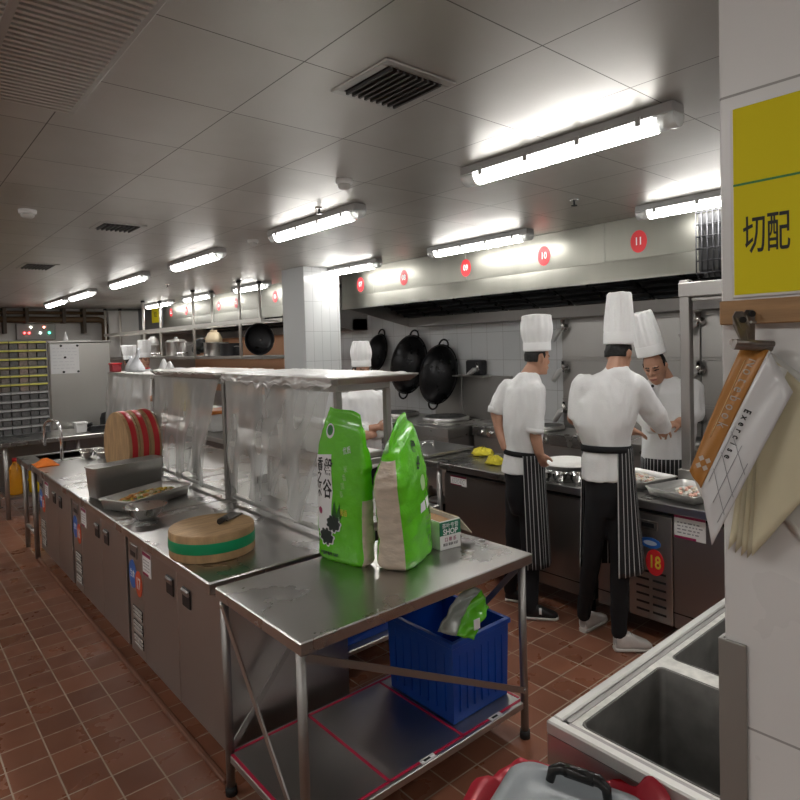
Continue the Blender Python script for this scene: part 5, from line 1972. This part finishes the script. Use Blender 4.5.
def chef_hat(parent, c, axis, rb, rt, h, pleats=18, puff=0., depth=1.0, top=.02, fwd=None):
    U = V(axis).normalized()
    A = FH if fwd is None else V(fwd)
    A = (A-U*A.dot(U)).normalized()
    B = U.cross(A)
    c = V(c)
    n = pleats*4
    m = MB()
    rings = []
    prof = [(rb*.97, -.004, 0), (rb, 0, 0), (rb*1.0, h*.12, 0), (rb*1.0, h*.24, .0), (rb*1.005, h*.26, .4)]
    for k in range(1, 9):
        f = k/8
        r = rb+(rt-rb)*f+puff*rb*sin(pi*min(1, f*1.08))
        prof.append((r, h*(.26+.70*f), 1.0))
    prof += [(rt*.94, h*.985, 1), (rt*.8, h*1.0, .7), (rt*.4, h*(1.0-top), .3), (.004, h*(1.0-top*1.6), 0)]
    for r, z, pl in prof:
        ring = []
        for k in range(n):
            a = 2*pi*k/n
            q = 1+.028*pl*(1 if k % 4 in (0, 1) else -1)
            ring.append(c+A*(r*q*depth*cos(a))+B*(r*q*sin(a))+U*(z+.006*pl*noise.noise(V((cos(a)*3, sin(a)*3, z*9)))))
        rings.append(ring)
    m.loft(rings)
    hat = m.build('chef_hat', HATM, parent)
    b = MB().lathe([(rb*1.012, h*.0), (rb*1.016, h*.01), (rb*1.016, h*.21), (rb*1.005, h*.22)], (0, 0, 0), 48)
    b.v = [c+A*(p.x*depth)+B*p.y+U*p.z for p in b.v]
    b.build('hat_band', HATM, hat)
    return hat


def ell(c, ru, rv, n=24, yaw=0., tilt=None):
    a0 = RH*cos(yaw)+FH*sin(yaw)
    b0 = -RH*sin(yaw)+FH*cos(yaw)
    if tilt is not None:
        t = V(tilt).normalized()
        a0 = (a0-t*a0.dot(t)).normalized()
        b0 = t.cross(a0)
    return [V(c)+a0*(ru*cos(2*pi*k/n))+b0*(rv*sin(2*pi*k/n)) for k in range(n)]


def shoe(parent, heel, toe, mt, w=.036, hgt=.085, logo=None):
    heel, toe = V(heel), V(toe)
    d = toe-heel
    L = d.length
    d.normalize()
    s = V((-d.y, d.x, 0))
    n = 16

    def sect(x, hw, z0, z1, p=.6):
        pts = []
        for k in range(n):
            a = 2*pi*k/n
            c_, s_ = cos(a), sin(a)
            pts.append(heel+d*(x*L)+s*(hw*abs(c_)**p*(1 if c_ > 0 else -1))+V((0, 0, (z0+z1)/2+(z1-z0)/2*abs(s_)**p*(1 if s_ > 0 else -1))))
        return pts
    m = MB().loft([sect(-.02, w*.55, .02, hgt*.6), sect(.02, w*.8, .012, hgt*.95), sect(.16, w*.95, .012, hgt*1.05), sect(.36, w, .012, hgt*1.0), sect(.55, w*1.05, .012, hgt*.78), sect(.75, w*1.15, .012, hgt*.58), sect(.92, w*.95, .012, hgt*.45), sect(1.0, w*.5, .014, hgt*.33)])
    sh = m.build('shoe', mt, parent)
    m = MB().loft([sect(-.03, w*.6, .0, .02), sect(.03, w*.92, 0, .022), sect(.4, w*1.03, 0, .022), sect(.75, w*1.2, 0, .022), sect(.95, w*.98, 0, .022), sect(1.02, w*.5, .002, .022)])
    m.build('sole', SOLE, sh)
    lm = MB().loft([sect(-.022, w*.5, .03, hgt*.8), sect(.012, w*.83, .03, hgt*.8)])
    lm.build('heel_tab', mat('heel_tab_grey', (.45, .43, .41), .6) if mt is SHOEW else BLACK, sh)
    if mt is SHOEW:
        for x_ in (.42, .5, .58):
            zt = hgt*(.96-(x_-.42)*1.35)
            MB().tube([heel+d*(x_*L)+s*(w*e)+V((0, 0, zt-.012*abs(e))) for e in (-.6, -.2, .2, .6)], .0035, 6).build('lace', WHITEPL, sh)
    if logo:
        m = MB().loft([sect(.40, w*1.06, .03, hgt*.92), sect(.48, w*1.09, .03, hgt*.85)], caps=True)
        m.build('flash', logo, sh)
    return sh


def person_root(label, base):
    return thing('person', label, 'person', (base.x, base.y, 0))


# ---- chef with the tall hat, back to the viewer
D = 3.373
s = D/F


def Q(px, py, dv=0.):
    return W(px, py, D+dv)


t = person_root('chef in tall white hat seen from behind, white jacket and striped apron', Q(607, 640))
hd = Head(Q(619, 354, .03), V((.02, 0, 1))+RH*.05+FH*.12, FH*.75+RH*.75, .205, .062, .15)
bd = MB()
hd.into(bd)
bd.chain([(Q(617, 360, .0), 8.5*s), (Q(614, 376, -.01), 10*s)])
bd.loft([ell(Q(612, 378), 22*s, .06), ell(Q(607, 400), 24*s, .075), ell(Q(605, 440), 18*s, .075), ell(Q(606, 486), 13*s, .06)])
LA = [(Q(583, 386), 8.5*s), (Q(574, 418, .02), 7*s), (Q(604, 434, .16), 5.5*s), (Q(632, 431, .2), 4.8*s)]
RA = [(Q(635, 387), 9*s), (Q(655, 414, .06), 8*s), (Q(664, 429, .2), 5*s)]
bd.chain(LA)
bd.chain(RA)
hand(bd, LA[-1][0], RH*.9+FH*.3-V((0, 0, .25)), -V((0, 0, 1))+FH*.3, .118, .45, 1)
hand(bd, RA[-1][0], RH*.3+FH*.8-V((0, 0, .3)), -V((0, 0, 1))-RH*.3, .105, .7, -1)
lf, rf = (Zp(583, 632, 0), Zp(604, 619, 0)), (Zp(615, 650, 0), Zp(651, 649, 0))
LL = [(Q(597, 482), 8*s), (Q(592, 556, .06), 6.5*s), (lf[0]+V((.012, .0, .09)), 5.5*s)]
RL = [(Q(616, 482), 8*s), (Q(620, 562, -.02), 6.5*s), (rf[0]+(rf[1]-rf[0])*.14+V((0, 0, .09)), 5.5*s)]
bd.chain(LL)
bd.chain(RL)
fuse(bd, 'body', [SKIN, LIP, EYE, HAIR], t, .006, 2, pick=lambda p, n: hd.pick(p))
hd.hair(t, .40)
hat = chef_hat(t, Q(618.5, 344, .02), V((0, 0, 1))+RH*.045+FH*.04, 14.2*s, 11.5*s, 51.5*s, 16, .02, 1.15)
jk = MB()
jk.loft([ell(Q(617, 370, -.005), 13*s, .065), ell(Q(613, 376), 25*s, .075), ell(Q(610, 384), 33*s, .09), ell(Q(606, 402), 34.5*s, .11), ell(Q(604, 424), 31*s, .112), ell(Q(605, 438), 25*s, .10), ell(Q(607, 447), 22.5*s, .092), ell(Q(605, 458), 23*s, .098), ell(Q(604, 479), 22.5*s, .105)])
jk.loft([ell(Q(618, 366, -.004), 10.5*s, .055), ell(Q(616, 373, -.004), 13.5*s, .066)])
jk.chain([(Q(584, 386), 13*s), (Q(577, 416, .02), 9.8*s), (Q(596, 433, .13), 8.5*s), (Q(615, 434, .18), 7.5*s)])
jk.chain([(Q(634, 386), 13.5*s), (Q(653, 413, .05), 12.2*s), (Q(662, 426, .16), 9.5*s)])
fuse(jk, 'chef_jacket', [CLOTH], t, .008, 3, .0075, (15, 15, 6), seed=2)
tr = MB()
tr.loft([ell(Q(606, 452), 20*s, .088), ell(Q(606, 478), 21.5*s, .098), ell(Q(606, 496), 20.5*s, .092), ell(Q(606, 516), 14*s, .06)])
tr.chain([(Q(597, 490), 12*s), (Q(596, 510), 11.4*s), (Q(592, 556, .06), 9.8*s), (lf[0]+V((.01, 0, .10)), 7.5*s)])
tr.chain([(Q(616, 490), 12*s), (Q(617, 510), 11.6*s), (Q(620, 562, -.02), 9.8*s), (rf[0]+(rf[1]-rf[0])*.12+V((0, 0, .10)), 7.8*s)])
fuse(tr, 'trousers', [TROUS], t, .01, 3, .006, (12, 12, 7))
ap = MB()


def apf(u, v):
    # wraps round the front (away from the viewer) and shows at the right hip
    a = radians(-80+225*u)
    k = 1.0+.10*v
    c = Q(606, 447+125*v*.99, .01)
    return c+RH*(25.5*s*k*cos(a)+.0045*sin(u*40)*v+(10*s*v*max(0, cos(a))**2))+FH*((.108*k)*sin(a))


ap.grid(apf, 80, 20)
ap.build('apron', stripe_mat('apron_stripe_wide', (.012, .012, .014), (.5, .5, .5), 22, .16), t, solid=.004)
bl = MB()
bl.grid(lambda u, v: Q(606, 444.5+6.5*v+1.2*sin(2*pi*u+1))+RH*(24.2*s*cos(2*pi*u))+FH*(.102*sin(2*pi*u)), 40, 2)
bl.build('apron_tie', TROUS, t, solid=.004)
shoe(t, lf[0], lf[1], SHOEW, .034, .095)
shoe(t, rf[0], rf[1], SHOEW, .038, .10)

# ---- young chef at left, hand on hip
D = 3.836
s = D/F
t = person_root('young chef at left with hand on hip, puffed hat and black shoes', Q(530, 610))
FL = RH*.93+FH*.35
hd = Head(Q(537.5, 358), V((0, 0, 1))+RH*.06, FL, .205, .06, .145)
bd = MB()
hd.into(bd)
bd.chain([(Q(534, 366), 7.5*s), (Q(526, 381), 9*s)])
bd.loft([ell(Q(525, 386), 12*s, .06), ell(Q(523, 410), 16*s, .085), ell(Q(523, 455), 14*s, .08), ell(Q(523, 488), 12*s, .07)])
LA = [(Q(509, 392, .05), 6.5*s), (Q(496, 412, .08), 6*s), (Q(500, 432, .05), 5*s), (Q(505, 447, .0), 4.2*s)]
RA = [(Q(535, 392, -.07), 8*s), (Q(534, 430, -.10), 6.3*s), (Q(539, 452, -.11), 4.8*s)]
bd.chain(LA)
bd.chain(RA)
hand(bd, LA[-1][0], RH*.6-V((0, 0, .5))-FH*.3, RH*.3+FH*.6, .105, .5, 1)
hand(bd, RA[-1][0], RH*.25-V((0, 0, 1))+FH*.05, RH*.5+FH*.5, .125, .55, 1)
lf, rf = (Zp(506, 600, 0), Zp(526, 602, 0)), (Zp(526, 618, 0), Zp(558, 619, 0))
bd.chain([(Q(517, 478, .05), 10*s), (Q(514, 545, .08), 7*s), (lf[0]+(lf[1]-lf[0])*.2+V((0, 0, .09)), 5*s)])
bd.chain([(Q(531, 478, -.02), 10*s), (Q(532, 552, -.01), 7*s), (rf[0]+(rf[1]-rf[0])*.15+V((0, 0, .09)), 5*s)])
fuse(bd, 'body', [SKIN, LIP, EYE, HAIR], t, .006, 2, pick=lambda p, n: hd.pick(p))
hd.hair(t, .38, .62)
chef_hat(t, Q(537, 350.5), V((0, 0, 1))+RH*.0, 13.4*s, 14.2*s, 35.5*s, 14, .12, 1.1, top=-.02)
jk = MB()
jk.loft([ell(Q(528, 372), 9.5*s, .055), ell(Q(526, 379), 14*s, .075), ell(Q(524, 388), 19*s, .105), ell(Q(524, 405), 20.5*s, .12), ell(Q(523, 425), 20*s, .118), ell(Q(523, 444), 18.5*s, .105), ell(Q(522, 452), 18*s, .10), ell(Q(520, 463), 17.5*s, .104), ell(Q(518, 472), 16.5*s, .104)])
jk.chain([(Q(508, 389, .05), 10.5*s), (Q(497, 408, .08), 8.6*s)])
jk.chain([(Q(535, 391, -.07), 11*s), (Q(534.5, 428, -.10), 8.8*s)])
fuse(jk, 'chef_jacket', [CLOTH], t, .008, 3, .0075, (15, 15, 6), seed=9)
for a, b, r in ((Q(497, 407, .08), Q(496, 413, .08), 8.9*s), (Q(534.5, 428, -.10), Q(534, 433, -.10), 9.0*s)):
    MB().cyl(a, b, r, 20, r1=r*.98).build('rolled_cuff', CLOTH, t)
tr = MB()
tr.loft([ell(Q(523, 455), 16.5*s, .088), ell(Q(522, 475), 17.5*s, .098), ell(Q(523, 495), 17*s, .092), ell(Q(523, 514), 11*s, .06)])
tr.chain([(Q(516, 490, .05), 10.8*s), (Q(514, 545, .08), 8.8*s), (lf[0]+(lf[1]-lf[0])*.2+V((0, 0, .07)), 6.8*s)])
tr.chain([(Q(530, 490, -.02), 11.5*s), (Q(531, 552, -.01), 9.4*s), (rf[0]+(rf[1]-rf[0])*.15+V((0, 0, .07)), 7.6*s)])
fuse(tr, 'trousers', [TROUS], t, .01, 3, .006, (12, 12, 7))
ap = MB()


def apf2(u, v):
    a = radians(-105+170*u)
    k = 1.0+.08*v
    c = Q(524+5*v, 453+110*v, 0)
    return c+RH*(19.5*s*k*cos(a)+.004*sin(u*34)*v)+FH*(.115*k*sin(a))


ap.grid(apf2, 70, 18)
ap.build('apron', stripe_mat('apron_stripe', (.012, .012, .014), (.5, .5, .5), 15, .16), t, solid=.004)
bl = MB()
bl.grid(lambda u, v: Q(523, 450+5*v+2.0*cos(2*pi*u))+RH*(19*s*cos(2*pi*u))+FH*(.109*sin(2*pi*u)), 40, 2)
bl.build('apron_tie', TROUS, t, solid=.004)
shoe(t, lf[0], lf[1], SHOEB, .032, .085)
shoe(t, rf[0], rf[1], SHOEB, .036, .09, INKW)

# ---- chef across the counter, bent over the work
D = 4.12
s = D/F
t = person_root('chef across the counter bending over his hands, tilted tall hat', Q(668, 560))
hd = Head(Q(655, 367, -.02), V((0, 0, .97))-RH*.24-FH*.12, -FH*.66-RH*.5-V((0, 0, .52)), .215, .066, .16)
bd = MB()
hd.into(bd)
bd.chain([(Q(660, 372, .03), 9*s), (Q(666, 386, .05), 11*s)])
bd.loft([ell(Q(667, 388, .04), 20*s, .09), ell(Q(669, 415), 22*s, .1), ell(Q(669, 455), 20*s, .1), ell(Q(669, 500, .02), 20*s, .1)])
LA = [(Q(691, 390), 9*s), (Q(695, 414, -.05), 7.5*s), (Q(679, 423, -.17), 4.8*s)]
RA = [(Q(648, 392), 9*s), (Q(645, 418, -.06), 7.5*s), (Q(656, 428, -.17), 4.8*s)]
bd.chain(LA)
bd.chain(RA)
hand(bd, LA[-1][0], -RH*.9-V((0, 0, .1))-FH*.2, -V((0, 0, 1))+FH*.4, .112, .6, 1)
hand(bd, RA[-1][0], RH*.6-V((0, 0, .4))-FH*.2, -V((0, 0, 1))+FH*.4, .105, .6, -1)
fl = [Q(660, 480, .03), Q(679, 480, .03)]
ft = [(V((Q(660, 560, .03).x, Q(660, 560, .03).y, 0)), -FH*.17-RH*.05), (V((Q(680, 560, .05).x, Q(680, 560, .05).y, 0)), -FH*.17+RH*.02)]
for p, (b, d) in zip(fl, ft):
    bd.chain([(p, 10*s), (b+V((0, 0, .45)), 7.5*s), (b+V((0, 0, .09)), 5*s)])
fuse(bd, 'body', [SKIN, LIP, EYE, HAIR], t, .0055, 1, pick=lambda p, n: hd.pick(p))
hd.hair(t, .42, .55)
chef_hat(t, Q(651.5, 354.5, -.01), V((0, 0, 1))-RH*.245+FH*.02, 13.2*s, 10.6*s, 44*s, 16, .03, 1.15)
jk = MB()
jk.loft([ell(Q(663, 377, .03), 12*s, .07), ell(Q(666, 384, .03), 24*s, .09), ell(Q(668, 392, .02), 31*s, .115), ell(Q(669, 410), 28*s, .125), ell(Q(669, 432), 26.5*s, .125), ell(Q(668, 452), 26*s, .125), ell(Q(668, 458), 26.5*s, .127)])
jk.chain([(Q(691, 390), 12.5*s), (Q(694, 413, -.05), 10.5*s), (Q(683, 421, -.13), 8*s)])
jk.chain([(Q(648, 392), 12.5*s), (Q(646, 416, -.06), 10.5*s), (Q(653, 426, -.13), 8*s)])
fuse(jk, 'chef_jacket', [CLOTH], t, .008, 3, .0075, (15, 15, 6), seed=5)
for px, py in ((652.5, 386), (656, 400), (658, 415)):
    MB().ball(Q(px, py, -.115), 1.6*s, 10, 8).build('button', BLACK, t)
tr = MB()
tr.loft([ell(Q(669, 450), 22*s, .105), ell(Q(669, 490, .02), 22*s, .105)])
for p, (b, d) in zip(fl, ft):
    tr.chain([(p, 11.5*s), (b+V((0, 0, .45)), 9*s), (b+V((0, 0, .07)), 7*s)])
fuse(tr, 'trousers', [TROUS], t, .011, 3, .005)
ap = MB()
ap.grid(lambda u, v: Q(669, 456+100*v)+RH*(27*s*(1+.06*v)*cos(radians(-190+200*u)))+FH*(.135*(1+.04*v)*sin(radians(-190+200*u))), 70, 14)
ap.build('apron', stripe_mat('apron_stripe_b', (.012, .012, .014), (.5, .5, .5), 24, .18), t, solid=.004)
for b, d in ft:
    shoe(t, b-d*.2, b+d, SHOEB, .036, .09)


# ---- plain standing cooks farther off
def far_cook(label, px, head_py, D, facing, hat_h, hat_w, hat_top, apron=True, arms='folded', collar=False, puff=.06):
    s = D/F
    c = W(px, head_py, D)
    U = V((0, 0, 1))
    f = V(facing).normalized()
    t = thing('person', label, 'person', (c.x, c.y, 0))
    hd = Head(c, U, f, .21, .06, .15)
    sd = hd.S
    top = c.z-.105
    bd = MB()
    hd.into(bd)
    nb = V((c.x, c.y, 0))

    def L(x, y, z):
        return nb+sd*x+f*y+V((0, 0, z))
    bd.chain([(L(0, -.01, top+.03), .045), (L(0, -.015, top-.06), .05)])
    bd.loft([[L(w*cos(a), d*sin(a)-.01, z) for a in [2*pi*k/20 for k in range(20)]] for z, w, d in ((top-.06, .1, .06), (top-.12, .15, .08), (top-.5, .12, .08), (top-.62, .13, .08))])
    sh, el, wr = {}, {}, {}
    for x in (-1, 1):
        sh[x] = L(.16*x, -.01, top-.12)
        el[x] = L(.19*x, .04, top-.38)
        wr[x] = L(-.03*x, .16, top-.36+.03*x) if arms == 'folded' else L(.10*x, .22, top-.42)
        bd.chain([(sh[x], .042), (el[x], .036), (wr[x], .028)])
        hand(bd, wr[x], -sd*x*.8+f*.3 if arms == 'folded' else f-sd*x*.3, -f, .11, .4, x)
        bd.chain([(L(.065*x, 0, top-.62), .065), (L(.07*x, .01, .45), .045), (L(.07*x, -.01, .09), .032)])
    fuse(bd, 'body', [SKIN, LIP, EYE, HAIR], t, .008, 1, pick=lambda p, n: hd.pick(p))
    hd.hair(t, .42, .6)
    chef_hat(t, hd.at(.68, 0), U, hat_w*.5, hat_top*.5, hat_h, 14, puff, 1.1, fwd=f)
    jk = MB()
    jk.loft([[L(w*cos(a), d*sin(a)-.01, z) for a in [2*pi*k/24 for k in range(24)]] for z, w, d in ((top-.0, .055, .055), (top-.05, .10, .075), (top-.1, .185, .1), (top-.25, .175, .12), (top-.5, .155, .115), (top-.66, .165, .12))])
    for x in (-1, 1):
        jk.chain([(sh[x], .062), (el[x], .055), (wr[x].lerp(el[x], .35), .045)])
    fuse(jk, 'chef_jacket', [CLOTH], t, .011, 2, .008)
    if collar:
        MB().tube([L(.058*cos(a), .058*sin(a)-.01, top-.01) for a in [2*pi*k/20 for k in range(21)]], .012, 8).build('red_collar', RED, t)
    tr = MB()
    tr.loft([[L(w*cos(a), .105*sin(a)-.01, z) for a in [2*pi*k/20 for k in range(20)]] for z, w in ((top-.56, .14), (top-.66, .15))])
    for x in (-1, 1):
        tr.chain([(L(.065*x, 0, top-.66), .075), (L(.07*x, .01, .45), .058), (L(.07*x, -.01, .08), .05)])
    fuse(tr, 'trousers', [TROUS], t, .013, 2)
    for x in (-1, 1):
        shoe(t, L(.07*x, -.06, 0), L(.08*x, .14, 0), SHOEB, .036, .09)
    return t


far_cook('cook in white hat standing beyond the foil tray, arms folded', 361.5, 371, 4.9, RH*.5-FH*.8, .2, .15, .13, puff=.16)
far_cook('distant cook in white hat and red collar behind the farthest shelf', 145, 360, 8.5, RH*.75-FH*.6, .24, .145, .16, collar=True, arms='work')
far_cook('distant cook half hidden by the white carrier bag', 129.5, 362, 8.7, -RH*.5+FH*.8, .2, .15, .19, arms='work')
